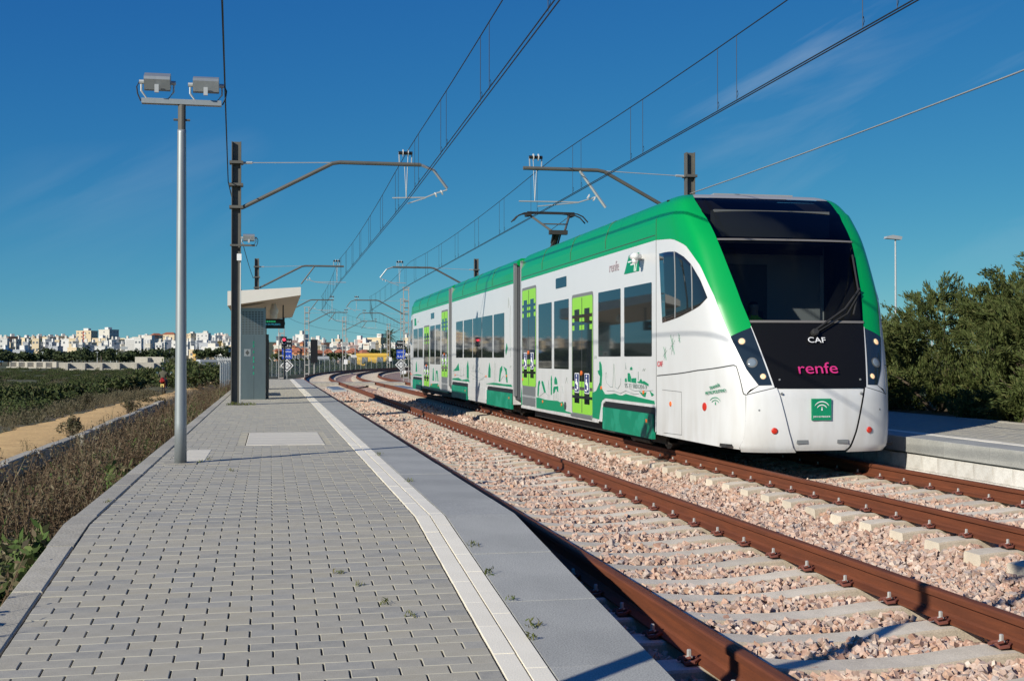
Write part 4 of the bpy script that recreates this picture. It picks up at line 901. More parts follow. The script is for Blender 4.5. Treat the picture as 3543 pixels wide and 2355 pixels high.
# ------------------------------------------------------------------ overhead wires
SUP = [-4, 28.08, 60, 95, 121, 150, 180, 212]
def overhead(off_, label, stag):
    t = thing('overhead_line', label, 'overhead wires', (off_, 28, 5), 'overhead lines')
    P = [Vector((*trk(s, off_ + stag[i]), 0)) for i, s in enumerate(SUP)]
    ms = []; drops = []
    for i in range(len(SUP) - 1):
        a, c = P[i], P[i + 1]
        for k in range(13):
            u = k / 12; q = a.lerp(c, u); q.z = 6.12 - .22 * 4 * u * (1 - u) - (.03 if u in (0, 1) else 0)
            if k < 12 or i == len(SUP) - 2: ms.append(q)
        L_ = (c - a).length; nd = 7
        for k in range(nd):
            for e in (-.012, .012):
                u = (k + .5) / nd + e; q = a.lerp(c, u); drops.append((q, 6.12 - .22 * 4 * u * (1 - u), i))
    b = MB(); b.tube(ms, .0085, 5); b.build('messenger_wire', 'wire', t)
    for e in (-.025, .025):
        pts = []
        for i, s in enumerate(SUP):
            q = P[i].copy(); q.x += e; q.z = 4.985; pts.append(q)
        b = MB(); b.tube(pts, .0085, 5); b.build('contact_wire', 'wire', t)
    for q, zt, i in drops:
        if i > 4: continue
        b = MB(); b.tube([(q.x, q.y, 4.99), (q.x, q.y, zt)], .0042, 4)
        if i < 2: b.tube([(q.x, q.y, 5.02), (q.x + .03, q.y + .02, 5.09), (q.x + .02, q.y + .02, 5.14), (q.x, q.y, 5.1)], .0035, 4)
        b.build('dropper', 'wire', t)
    return t
overhead(0, 'overhead wires strung above the near track', [-.45, .02, .2, .2, .1, -.1, .1, 0])
overhead(T2, 'overhead wires strung above the tram', [-.62, -.28, -.1, .1, -.1, .1, 0, 0])
def cable(label, pts, r, m):
    o = thing('cable', label, 'cable', pts[0]); P = []
    for a, c in zip(pts[:-1], pts[1:]):
        a, c = Vector(a), Vector(c)
        for k in range(10):
            u = k / 10; q = a.lerp(c, u); q.z -= .18 * 4 * u * (1 - u); P.append(q)
    P.append(Vector(pts[-1])); b = MB(); b.tube(P, r, 5); b.build('wire_run', m, o)
cable('dark feeder cable hanging along the left masts', [(-3.07, -4, 5.45), (-3.98, 28.08, 5.33), (-3.85, 60, 5.2)], .012, 'wire')
cable('pale cable sloping down from the top right to the tram roof', [(6.8, -4, 5.5), (6.87, 28.0, 5.33), (7.0, 60, 5.3)], .014, 'wire_grey')
cable('thin cable strung along the lattice masts of the bend', [(*trk(95, -2.9), 4.9), (*trk(121, -2.9), 4.7), (*trk(150, -2.9), 4.7), (*trk(180, -2.9), 4.7), (*trk(212, -2.9), 4.7)], .012, 'wire')

# ------------------------------------------------------------------ lamp post
def lamp_post(label, x, y):
    t = thing('lamp_post', label, 'lamp post', (x, y, pz(y)), 'twin floodlight posts'); zb = pz(y); top = zb + 3.44
    b = MB(); b.lathe([(.06, zb), (.058, zb + .4), (.043, top - .15), (.043, top - .12)], x, y, 20); b.build('pole', 'galv', t, True)
    b = MB(); b.lathe([(.038, top - .14), (.038, top + .13)], x, y, 12); b.tube([(x - .08, y, top - .02), (x + .08, y, top - .02)], .012, 6); b.build('pole_top', 'mast_grey', t)
    b = MB(); b.box(x - .385, x + .385, y - .04, y + .04, top + .13, top + .18); b.build('cross_bar', 'galv', t)
    b = MB(); b.box(x - .16, x + .16, y - .16, y + .16, zb + .001, zb + .006); b.build('footing', 'kerb_concrete', t)
    floodlight(t, x - .235, y, top + .345, .5, 1); floodlight(t, x + .235, y, top + .335, .35, 1); return t
lamp_post('grey twin floodlight post standing at the left platform edge', -3.92, 12.6)
lamp_post('twin floodlight post outside the frame whose shadow crosses the near rails', -3.84, 3.3)
o = thing('tile_patch', 'small patch of pale ribbed tiles behind the lamp post foot', 'tiles', (-3.83, 13.6, PZ))
for k in range(8):
    b = MB(); b.rv = .8; b.cbox(-3.96, -3.70, 12.8 + .2 * k, 12.8 + .2 * k + .185, PZ - .02, PZ + .003, .004); b.build('tile', 'cover_light', o)

# ------------------------------------------------------------------ shelter
SH = thing('platform_shelter', 'steel platform shelter with pale sloping canopy behind the nearest mast', 'shelter', (-3.3, 36, PZ))
cx0, cx1, cy0, cy1 = -4.08, -2.30, 30.9, 43.0
b = MB()
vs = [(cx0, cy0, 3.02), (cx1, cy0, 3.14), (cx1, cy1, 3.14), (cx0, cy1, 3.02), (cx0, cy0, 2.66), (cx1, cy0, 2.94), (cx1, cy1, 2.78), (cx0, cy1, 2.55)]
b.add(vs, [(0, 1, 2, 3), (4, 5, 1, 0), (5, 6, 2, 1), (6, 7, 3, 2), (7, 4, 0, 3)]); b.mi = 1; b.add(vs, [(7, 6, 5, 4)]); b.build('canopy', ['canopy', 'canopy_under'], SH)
b = MB(); b.lathe([(.1, 3.06), (.1, 3.14), (.06, 3.18)], -3.85, 33, 10); b.build('roof_vent', 'galv', SH)
def kiosk(y):
    b = MB(); b.box(-3.78, -3.16, y, y + .75, PZ, 2.64); k = b.build('kiosk', 'steel_panel', SH)
    b = MB()
    for i in range(7):
        for j in range(14): b.box(-3.74 + .078 * i, -3.74 + .078 * i + .055, y - .004, y + .004, 1.98 + .042 * j, 1.98 + .042 * j + .02)
    b.build('vent_slots', 'line_dark', k)
    b = MB(); b.box(-3.45, -3.443, y - .003, y + .003, PZ, 1.95); b.build('panel_joint', 'line_dark', k)
    b = MB(); b.box(-3.69, -3.53, y - .004, y + .004, 1.42, 1.60); b.mi = 1; b.prism([(-3.61, 1.44), (-3.56, 1.51), (-3.61, 1.58), (-3.66, 1.51)], 'y', y - .007, y + .002); b.build('notice', ['galv', 'line_dark'], k)
    for i in range(7):
        z0 = .95 + .13 * i + .02 * (i % 3); b = MB(); b.prism([(-3.475, z0), (-3.435, z0 + .02), (-3.45, z0 + .085), (-3.47, z0 + .06)], 'y', y - .005, y + .001); b.build('graphic_mark', 'green_skirt', k)
    b = MB(); b.box(-3.155, -3.08, y + .35, y + .55, PZ, 1.98); b.build('side_fin', 'mast_grey', k)
kiosk(31.6); kiosk(41.6)
b = MB(); b.box(-3.9, -3.5, 34.0, 37.0, .72, .77); b.box(-3.75, -3.65, 34.3, 34.4, PZ, .72); b.box(-3.75, -3.65, 36.6, 36.7, PZ, .72); b.build('bench', 'steel_panel', SH)
for x, y in ((-2.95, 33.2), (-2.95, 37.5)):
    b = MB(); b.lathe([(.03, 2.5), (.10, 2.54), (.12, 2.64), (.08, 2.72), (.05, 2.84)], x, y, 14); b.build('globe_lamp', 'insulator', SH, True)
b = MB(); b.box(-2.62, -2.55, 42.3, 42.4, 2.5, 2.6); b.tube([(-2.58, 42.35, 2.6), (-2.58, 42.35, 2.82)], .02, 6); b.build('camera', 'line_dark', SH)
ds = thing('display_sign', 'black hanging passenger display with green and cyan letters under the canopy', 'sign', (-2.93, 34.0, 2.8))
b = MB(); b.box(-3.28, -2.66, 33.95, 34.10, 2.18, 2.44); b.build('housing', 'sign_black', ds)
b = MB(); b.box(-2.72, -2.68, 34.0, 34.05, 2.44, 2.82); b.box(-3.2, -3.16, 34.0, 34.05, 2.44, 2.76); b.build('hanger', 'line_dark', ds)
for i in range(7):
    b = MB(); b.box(-3.24 + .05 * i, -3.24 + .05 * i + .034, 33.942, 33.95, 2.345, 2.39); b.build('lit_block', 'led_green', ds)
text_obj('lettering', 'VIA EN PRUEBAS', .075, (-3.0, 33.945, 2.265), (1, 0, 0), (0, 0, 1), 'led_cyan', ds, squash=.82)

# ------------------------------------------------------------------ signal and signs
def signs(label, x, y, zb, s=1.):
    t = thing('sign_post', label, 'railway sign', (x, y, zb)); k = 1.0 * s
    b = MB(); b.tube([(x, y + .04, zb), (x, y + .04, 2.95)], .035, 8); b.build('post', 'galv', t)
    b = MB(); b.box(x - .42 * k, x + .42 * k, y - .01, y + .01, 2.2, 3.05); q = b.build('black_plate', 'sign_black', t)
    text_obj('lettering', 'TERMINA', .2 * k, (x, y - .012, 2.74), (1, 0, 0), (0, 0, 1), 'sign_white', q, squash=.85)
    text_obj('lettering', 'A.S.F.A.', .3 * k, (x, y - .012, 2.32), (1, 0, 0), (0, 0, 1), 'sign_white', q, squash=.82)
    b = MB(); b.box(x - .42 * k, x + .42 * k, y - .01, y + .01, 1.3, 2.16); q = b.build('blue_plate', 'sign_blue', t)
    text_obj('lettering', 'TERMINA', .2 * k, (x, y - .012, 1.86), (1, 0, 0), (0, 0, 1), 'sign_white', q, squash=.85)
    text_obj('lettering', 'B.A.B.', .3 * k, (x, y - .012, 1.42), (1, 0, 0), (0, 0, 1), 'sign_white', q, squash=.95)
    d = lambda r: [(x - r, .72), (x, .72 - r), (x + r, .72), (x, .72 + r)]
    b = MB(); b.prism(d(.56), 'y', y - .01, y + .01); q = b.build('diamond_plate', 'sign_white', t)
    b = MB(); b.prism(d(.46), 'y', y - .014, y - .004); b.build('black_diamond', 'sign_black', q)
    b = MB(); b.prism(d(.33), 'y', y - .018, y - .006); b.build('white_diamond', 'sign_white', q)
    text_obj('lettering', '50', .4 * k, (x, y - .02, .58), (1, 0, 0), (0, 0, 1), 'sign_black', q); return t
signs('black and blue railway signs over a 50 diamond behind the red signal', -1.6, 108., -.6)
sgn = signs('black and blue railway signs over a 50 diamond beside the tram tail', 9.25, 117., -.6)
b = MB(); b.box(9.35, 9.75, 117.05, 117.07, -.22, .18); q = b.build('distance_plate', 'sign_white', sgn)
sg_ = thing('signal', 'platform end signal on a dark post showing a red light', 'signal', (-2.35, 61.2, PZ))
b = MB(); b.box(-2.40, -2.30, 61.17, 61.27, PZ, 1.95); b.build('post', 'mast_grey', sg_)
b = MB(); b.box(-2.50, -2.24, 61.14, 61.30, 1.95, 2.42); b.build('housing', 'sign_black', sg_)
b = MB(); N_ = 20; ring = [(-2.37 + .105 * math.cos(2 * math.pi * i / N_), 61.13, 2.2 + .155 * math.sin(2 * math.pi * i / N_)) for i in range(N_ + 1)]; b.tube(ring, .012, 5); b.build('oval_rim', 'sign_white', sg_)
b = MB(); b.tube([(-2.37, 61.13, 2.27), (-2.37, 61.10, 2.27)], .062, 14); b.build('red_light', 'led_red', sg_)
for s, off_, h, lb in ((150, -2.5, .9, 'small white kilometre plate on the lattice mast of the bend'), (180, -2.4, 1.2, 'small white kilometre plate by the yellow warehouse')):
    p = trk(s - .4, off_); o = thing('number_plate', lb, 'sign', (p[0], p[1], h)); b = MB(); b.box(p[0] - .22, p[0] + .22, p[1] - .01, p[1] + .01, h - .28, h + .28); b.build('plate', 'sign_white', o)
p = trk(122.5, -2.2); o = thing('relay_cabinet', 'dark cabinet standing beside the lattice mast at the bend', 'cabinet', (p[0], p[1], -.6)); b = MB(); b.box(p[0] - .35, p[0] + .35, p[1], p[1] + .5, .9, 3.2); b.mi = 1; b.box(p[0] - .05, p[0] + .05, p[1] + .2, p[1] + .3, -.6, .9); b.build('cabinet_body', ['sign_black', 'mast_far'], o)

# ------------------------------------------------------------------ fence round the bend
FE = thing('fence', 'galvanised chain link fence with cranked posts round the outside of the bend', 'fence', (-6, 100, -.8))
glassmat('chain_link', (.80, .80, .80), .5, 1.02, .16)
prev = None
for k in range(44):
    s = 66 + 3.2 * k; t_ = -5.6; p = trk(s, t_); zb = -.9; a = trk_ang(s); nx_, ny_ = math.cos(a), -math.sin(a)
    b = MB(); b.tube([(p[0], p[1], zb), (p[0], p[1], zb + 2.0), (p[0] - nx_ * .3, p[1] - ny_ * .3, zb + 2.35)], .03, 5); b.build('post', 'galv_light', FE)
    if prev:
        b = MB(); b.add([(prev[0], prev[1], zb), (p[0], p[1], zb), (p[0], p[1], zb + 1.98), (prev[0], prev[1], zb + 1.98)], [(0, 1, 2, 3)]); b.build('mesh_panel', 'chain_link', FE)
    prev = p
# ------------------------------------------------------------------ vegetation
def blob_points(n, c, r, r_=rng, hollow=.55):
    d = r_.normal(size=(n, 3)); d /= np.linalg.norm(d, axis=1, keepdims=True); q = (hollow + (1 - hollow) * r_.random(n)) ** 1.0
    return np.array(c) + d * q[:, None] * np.array(r)
def foliage(name, blobs, per, size, mat, parent=None, aspect=.4, up=0.):
    P = []; S = []
    for (c, r) in blobs:
        n = max(8, int(per * r[0] * r[2] * 1.0)); P.append(blob_points(n, c, r)); S.append(size * rng.uniform(.6, 1.4, n))
    P = np.concatenate(P); S = np.concatenate(S); V, F, rr = leaves(P, S, rng.random(len(P)), aspect, up)
    return np_mesh(name, V, F, mat, rr, parent)
# weedy bank left of the platform
def plant(kind, r):
    V = []; F = []; C = []
    h = r.uniform(.32, .8) if kind == 0 else r.uniform(.15, .32)
    for k in range(r.integers(6, 11)):
        a = r.uniform(0, 6.28); ln = h * r.uniform(.65, 1.15); sp = ln * r.uniform(.15, .55); bx, by = r.normal(size=2) * .05
        p0 = np.array([bx, by, -.04]); p2 = np.array([bx + sp * math.cos(a), by + sp * math.sin(a), ln]); p1 = (p0 + p2) / 2 + np.array([0, 0, ln * .12])
        wv = np.array([-math.sin(a + .6), math.cos(a + .6), 0]) * .0045
        cc = r.random() * .45 if kind == 0 else .55 + .3 * r.random()
        o = len(V); V += [p0 - wv, p0 + wv, p1 + wv * .8, p1 - wv * .8, p2 + wv * .4, p2 - wv * .4]; F += [(o, o + 1, o + 2, o + 3), (o + 3, o + 2, o + 4, o + 5)]; C += [cc] * 6
        for q in range(r.integers(9, 15)):
            u = r.uniform(.25, 1.02); p = (1 - u) ** 2 * p0 + 2 * u * (1 - u) * p1 + u * u * p2; d = r.normal(size=3); d /= np.linalg.norm(d); b = np.cross(d, r.normal(size=3)); b /= np.linalg.norm(b)
            L_ = r.uniform(.025, .06) if kind == 0 else r.uniform(.05, .11); W = L_ * r.uniform(.25, .45)
            o = len(V); V += [p, p + d * L_ * .5 + b * W * .5, p + d * L_, p + d * L_ * .5 - b * W * .5]; F += [(o, o + 1, o + 2, o + 3)]; C += [np.clip(cc + r.uniform(-.12, .25), 0, 1)] * 4
    return np.array(V), np.array(F), np.array(C)
pr = np.random.default_rng(5)
KINDS = [plant(0, pr) for _ in range(9)] + [plant(1, pr) for _ in range(4)]
def scatter(pts, kinds, scl, seed):
    r = np.random.default_rng(seed); VV = []; FF = []; CC = []; o = 0
    for (x, y, z), k, s in zip(pts, kinds, scl):
        V, F, C = KINDS[k]; a = r.uniform(0, 6.28); c, sn = math.cos(a), math.sin(a)
        W = np.stack([V[:, 0] * c - V[:, 1] * sn, V[:, 0] * sn + V[:, 1] * c, V[:, 2]], 1) * s + np.array([x, y, z])
        VV.append(W); FF.append(F + o); CC.append(np.clip(C + r.uniform(-.1, .1), 0.01, 1)); o += len(V)
    return np.concatenate(VV), np.concatenate(FF), np.concatenate(CC)
def bank(y0, y1, dens, seed):
    r = np.random.default_rng(seed); n = int((y1 - y0) * 3.3 * dens); x = r.uniform(-7.8, -4.42, n); y = r.uniform(y0, y1, n); g_ = ground_h(x, y)
    green = (vnoise(x, y, .8, 3) > 0.) | (r.random(n) < .08)
    kinds = np.where(green, 9 + r.integers(0, 4, n), r.integers(0, 9, n)); s = r.uniform(.7, 1.2, n) * np.where(x < -6.6, .42, 1) * np.where(x > -4.8, .8, 1) * np.where(green, 1.3, 1)
    return np.stack([x, y, g_], 1), kinds, s
A = [bank(5, 14, 22, 1), bank(14, 26, 17, 2), bank(26, 45, 9, 3), bank(45, 64, 6, 4)]
V, F, C = scatter(np.concatenate([a[0] for a in A]), np.concatenate([a[1] for a in A]), np.concatenate([a[2] for a in A]), 9)
tag(np_mesh('weed_bank', V, F, 'weed_leaf', C), 'dry brown weeds covering the bank beside the left platform', 'weeds', kind='stuff')
r = np.random.default_rng(21)
x = r.uniform(-10.9, -8.0, 900); y = r.uniform(15, 75, 900); k = []
for i in range(900):
    a, b_ = path_edges(y[i]); k.append((x[i] < a + .25) or (x[i] > b_ - .2 and r.random() < .3))
k = np.array(k); x, y = x[k], y[k]
V, F, C = scatter(np.stack([x, y, ground_h(x, y)], 1), r.integers(0, 13, len(x)), r.uniform(.4, .9, len(x)), 4)
tag(np_mesh('path_verge', V, F, 'dry_grass', C), 'tufts of dry grass along the edges of the dirt path', 'grass', kind='stuff')
# low wall between bank and path
KW = thing('path_kerb', 'low broken concrete kerb between the weeds and the dirt path', 'kerb', (-7.95, 14, -.8))
for k in range(15):
    y0 = 12 + 3.1 * k + random.uniform(-.1, .1); y1 = y0 + 3.0; dx = random.uniform(-.05, .05)
    if y0 > 56: break
    b = MB(); b.rv = random.random(); b.cbox(-8.1 + dx, -7.86 + dx, y0, y1 - (.5 if k == 6 else 0), -1.3, -.60 + random.uniform(-.03, .03), .02); b.build('kerb_length', 'kerb_concrete', KW)
# dry grass and scrub on the far side of the path
def scrub_field(name, label, mat, pts, size, per, leaf, seed, asp=.5):
    r = np.random.default_rng(seed); P = []; S = []
    for (x, y, s) in pts:
        zb = float(ground_h(x, y)); nb = 3
        for q in range(nb):
            c = (x + r.normal() * s * .5, y + r.normal() * s * .5, zb + s * .3 * r.uniform(.5, 1.1)); n = int(per * (.6 + .8 * r.random())); P.append(blob_points(n, c, (s * .75, s * .75, s * .5), r, .5)); S.append(leaf * s ** .5 * r.uniform(.5, 1.4, n))
    P = np.concatenate(P); S = np.concatenate(S); V, F, C = leaves(P, S, r.random(len(P)), asp, .3)
    return tag(np_mesh(name, V, F, mat, C), label, 'scrub', kind='stuff')
r = np.random.default_rng(31); pts = []
for i in range(420):
    y = r.uniform(26, 75); a, _ = path_edges(y); x = a - r.uniform(.2, 4.5) ** 1.0; pts.append((x, y, r.uniform(.25, .55)))
scrub_field('dry_scrub', 'grey brown dry scrub on the far side of the dirt path', 'scrub_dry', pts, .5, 70, .16, 3, .25)
pts = []
while len(pts) < 1000:
    px = r.uniform(-320, 860); d = 40 + 205 * r.random() ** .8; q = at(px, 1300, d=d)
    t_ = q.x - (max(0, q.y - S0) ** 2 / (2 * RC) if q.y > S0 else 0)
    if t_ > -12.5: continue
    if vnoise(q.x, q.y, .06, 1) < -.25 and r.random() < .8: continue
    pts.append((q.x, q.y, r.uniform(.35, .95) * (1. if d < 90 else .8)))
scrub_field('marsh_scrub', 'dark green salt marsh scrub filling the flat land left of the path', 'scrub', pts, 1, 170, .13, 4)
pts = [(a_ + r.normal() * 3, b2 + r.normal() * 3, c2_ * .7) for a_, b2, c2_ in pts[::2] if a_ < -16]
scrub_field('dry_marsh', 'brown dry patches among the salt marsh scrub', 'scrub_dry', pts, 1, 110, .17, 14)
pts = []
for i in range(260):
    px = r.uniform(820, 1420); d = r.uniform(150, 330); q = at(px, 1290, d=d)
    if q.x - (q.y - S0) ** 2 / (2 * RC) > -9: continue
    pts.append((q.x, q.y, r.uniform(.5, 1.4)))
scrub_field('verge_scrub', 'low green scrub behind the fence on the bend', 'scrub', pts, 1, 60, .3, 6)
r = np.random.default_rng(77); x = r.uniform(-6.0, -2.2, 420); y = r.uniform(62.5, 95, 420)
pp = [(a + ((b_ - S0) ** 2 / (2 * RC) if b_ > S0 else 0), b_, .28) for a, b_ in zip(x, y)]
scrub_field('bend_verge', 'rough brown grass beside the track past the platform end', 'dry_grass', pp, 1, 26, .22, 8, .2)
# individual shrubs
def shrub(name, label, x, y, w_, h_, mat, n=9, leaf=.2, per=900, group=None, zb=None, asp=.4):
    z0 = float(ground_h(x, y)) if zb is None else zb; t = thing(name, label, 'shrub', (x, y, z0), group)
    bl = []
    for i in range(n):
        a = random.uniform(0, 6.28); q = random.uniform(0, .55) * w_; hh = random.uniform(.35, .85) * h_ * (1 - .35 * q / w_)
        bl.append(((x + q * math.cos(a), y + q * math.sin(a), z0 + hh * .75), (w_ * random.uniform(.28, .45), w_ * random.uniform(.28, .45), h_ * random.uniform(.18, .32))))
    foliage('crown', bl, per / max(w_ * h_, .5) * 2, leaf, mat, t, asp, .2)
    b = MB()
    for i in range(4): b.tube([(x + random.uniform(-.1, .1), y, z0 - .1), (x + random.uniform(-.4, .4) * w_, y + random.uniform(-.3, .3) * w_, z0 + h_ * .7)], [.04 * h_ ** .5, .015], 5)
    b.build('stem', 'bark', t); return t
for (px, d, w_, h_, lb) in ((620, 95, 3.6, 3.3, 'tall dark shrub behind the twin floodlight post'), (520, 110, 3.2, 2.0, 'rounded green shrub behind the motorcycle'), (690, 88, 4.0, 2.4, 'broad dark shrub between the post and the nearest mast'), (440, 82, 2.2, 1.3, 'low dark shrub left of the motorcycle'), (250, 75, 2.6, 1.3, 'dark round shrub on the marsh below the cream towers'), (60, 64, 2.5, 1.3, 'dark shrub at the left end of the marsh')):
    q = at(px, 1300, d=d); shrub('shrub', lb, q.x, q.y, w_, h_, 'scrub', 12, .26, 1500, 'shrubs on the marsh')
for (px, py, zz, s_, lb) in ((300, 1410, -.75, .8, 'small dry bush on the far edge of the dirt path'), (250, 1500, -.7, .75, 'twiggy bush on the kerb of the dirt path'), (445, 1425, -.7, .8, 'olive tuft on the near edge of the dirt path')):
    q = at(px, py, z=zz); shrub('bush', lb, q.x, q.y, s_ * .7, s_, 'scrub_dry', 6, .12, 700, 'bushes by the path', asp=.2)
q = at(1380, 1302, z=-.5); shrub('bush', 'brown bush between the tracks at the foot of the tall lattice mast', q.x + .3, q.y - 9, 1.6, .9, 'scrub_dry', 8, .2, 900)
# tamarisk trees behind the right platform
def tamarisk(label, x, y, h_, w_, seed):
    r = np.random.default_rng(seed); z0 = .15; t = thing('tamarisk_tree', label, 'tree', (x, y, z0), 'tamarisks behind the right platform')
    b = MB(); P = []; D = []; S = []
    nb = int(105 * w_ * h_ / 6)
    for i in range(nb):
        a = r.uniform(0, 6.28); u = r.random() ** .6; rad = w_ * u * r.uniform(.6, 1.); hz = h_ * (1 - .42 * u ** 1.6) * (1 - .97 * r.random() ** 1.5)
        c = np.array([x + rad * math.cos(a), y + rad * math.sin(a), z0 + hz]); m = 620
        dirm = np.array([math.cos(a) * .5, math.sin(a) * .5, .9]); dirm /= np.linalg.norm(dirm)
        # each clump: drooping feather sprays
        for sp_ in range(7):
            dd = dirm + r.normal(size=3) * .55; dd /= np.linalg.norm(dd); ln = r.uniform(.3, .6); k = m // 7; u_ = r.random(k)
            base = c + r.normal(size=3) * .16
            pts = base + dd * (u_ * ln)[:, None] - np.array([0, 0, 1]) * (u_ ** 2 * .12)[:, None] + r.normal(size=(k, 3)) * .035
            P.append(pts); D.append(np.repeat(dd[None], k, 0)); S.append(r.uniform(.05, .125, k))
        if i % 5 == 0: b.tube([(x + r.normal() * .15, y + r.normal() * .15, z0 - .1), tuple((c + np.array([x, y, z0])) / 2 + np.array([0, 0, .1])), tuple(c)], [.05, .03, .01], 5)
    P = np.concatenate(P); D = np.concatenate(D); S = np.concatenate(S); V, F, C = leaves(P, S, np.clip(r.random(len(P)) * .8 + .2 * (P[:, 2] - z0) / h_, 0, 1), .26, 0, D)
    np_mesh('crown', V, F, 'tamarisk', C, t); b.build('trunk', 'bark', t)
for i, (x, y, h_, w_, lb) in enumerate(((10.6, 17.0, 3.9, 1.9, 'tallest tamarisk at the right edge of the picture'), (11.2, 20.3, 3.1, 1.8, 'tamarisk behind the sunny end of the right platform'), (10.9, 23.6, 2.5, 1.7, 'tamarisk behind the shaded part of the right platform'), (11.3, 27.2, 2.0, 1.8, 'low tamarisk beside the tram windscreen corner'), (11.5, 31.0, 1.75, 1.8, 'farthest tamarisk beside the tram nose under the street lamp'), (12.6, 18.6, 4.1, 2.0, 'tall tamarisk in the second row at the right edge'), (13.4, 22.6, 3.2, 2.0, 'tamarisk in the second row behind the platform'), (9.9, 13.6, 3.4, 1.5, 'tamarisk just outside the right edge of the picture'), (12, 36, 1.8, 2.2, 'tamarisk hidden behind the tram nose'), (10.2, 19.2, 2.2, 1.3, 'short tamarisk filling the gap behind the platform kerb'), (10.3, 25.4, 2.0, 1.4, 'short tamarisk behind the shadow of the tram'))):
    tamarisk(lb, x, y, h_, w_, 40 + i)
# weeds growing in joints
def tuft(x, y, s, lb, m='weed_green'):
    z0 = pz(y); t = thing('weed_tuft', lb, 'weed', (x, y, z0), 'weeds in the paving joints'); n = 18; r = rng; s *= .6
    P = np.stack([x + r.normal(size=n) * .03 * s, y + r.normal(size=n) * .03 * s, z0 + r.random(n) * .05 * s], 1); D = np.stack([r.normal(size=n) * .6, r.normal(size=n) * .6, np.ones(n)], 1)
    V, F, C = leaves(P, r.uniform(.03, .08, n) * s, r.random(n), .22, 0, D); np_mesh('leaf_cluster', V, F, m, C, t)
TL = 'small weed sprouting from a paving joint'
for px, py, s in ((1845, 2155, 1.2), (1840, 2200, .9), (1330, 2085, .9), (1415, 2125, .8), (1240, 2025, .8), (1160, 1985, .7), (1860, 1660, 1.), (1415, 1665, .9), (1310, 1575, 1.2), (1180, 1985, .6), (1635, 1900, 1.), (1690, 1985, 1.), (1770, 2070, .8), (690, 1600, .8), (720, 1590, .8), (800, 1630, .8), (375, 1740, .8)):
    for it in range(3):
        z = .33 if py < 1790 else .33 - SLOPE * max(0, 8.1 - (q.y if it else 6.5)); q = at(px, py, z=z)
    if q.x > -1.43: continue
    tuft(q.x, q.y, s, TL)
for k in range(7): tuft(-3.95 + .09 * k, 27.75 + .05 * (k % 3), 2.0, 'leafy weed at the foot of the nearest mast')

# ------------------------------------------------------------------ town
ONES = ['first', 'second', 'third', 'fourth', 'fifth', 'sixth', 'seventh', 'eighth', 'ninth', 'tenth', 'eleventh', 'twelfth', 'thirteenth', 'fourteenth', 'fifteenth', 'sixteenth', 'seventeenth', 'eighteenth', 'nineteenth']
def nth(i):
    if i <= 19: return ONES[i - 1]
    t, o = divmod(i, 10); w_ = ['twenty', 'thirty', 'forty', 'fifty', 'sixty'][t - 2]
    return w_ + '-' + ONES[o - 1] if o else {'twenty': 'twentieth', 'thirty': 'thirtieth', 'forty': 'fortieth', 'fifty': 'fiftieth', 'sixty': 'sixtieth'}[w_]
WALLS = {'white': (.64, .63, .60), 'offwhite': (.58, .55, .48), 'cream': (.66, .54, .36), 'tan': (.52, .40, .27), 'ochre': (.62, .38, .10), 'orange': (.55, .25, .12), 'brown': (.25, .15, .11), 'grey': (.40, .42, .45), 'pink': (.60, .42, .36), 'blue': (.10, .25, .50), 'yellow': (.66, .42, .07), 'dark': (.10, .13, .17)}
for k, c in WALLS.items(): M('wall_' + k, c, .85, c2=tuple(v * .85 for v in c), nscale=.08, namt=.5)
M('roof_tile', (.36, .13, .07), .85, c2=(.28, .10, .055), nscale=.3); M('roof_flat', (.42, .36, .32), .9); M('pane', (.15, .165, .18), .3); M('red_stripe', (.30, .07, .05), .8)
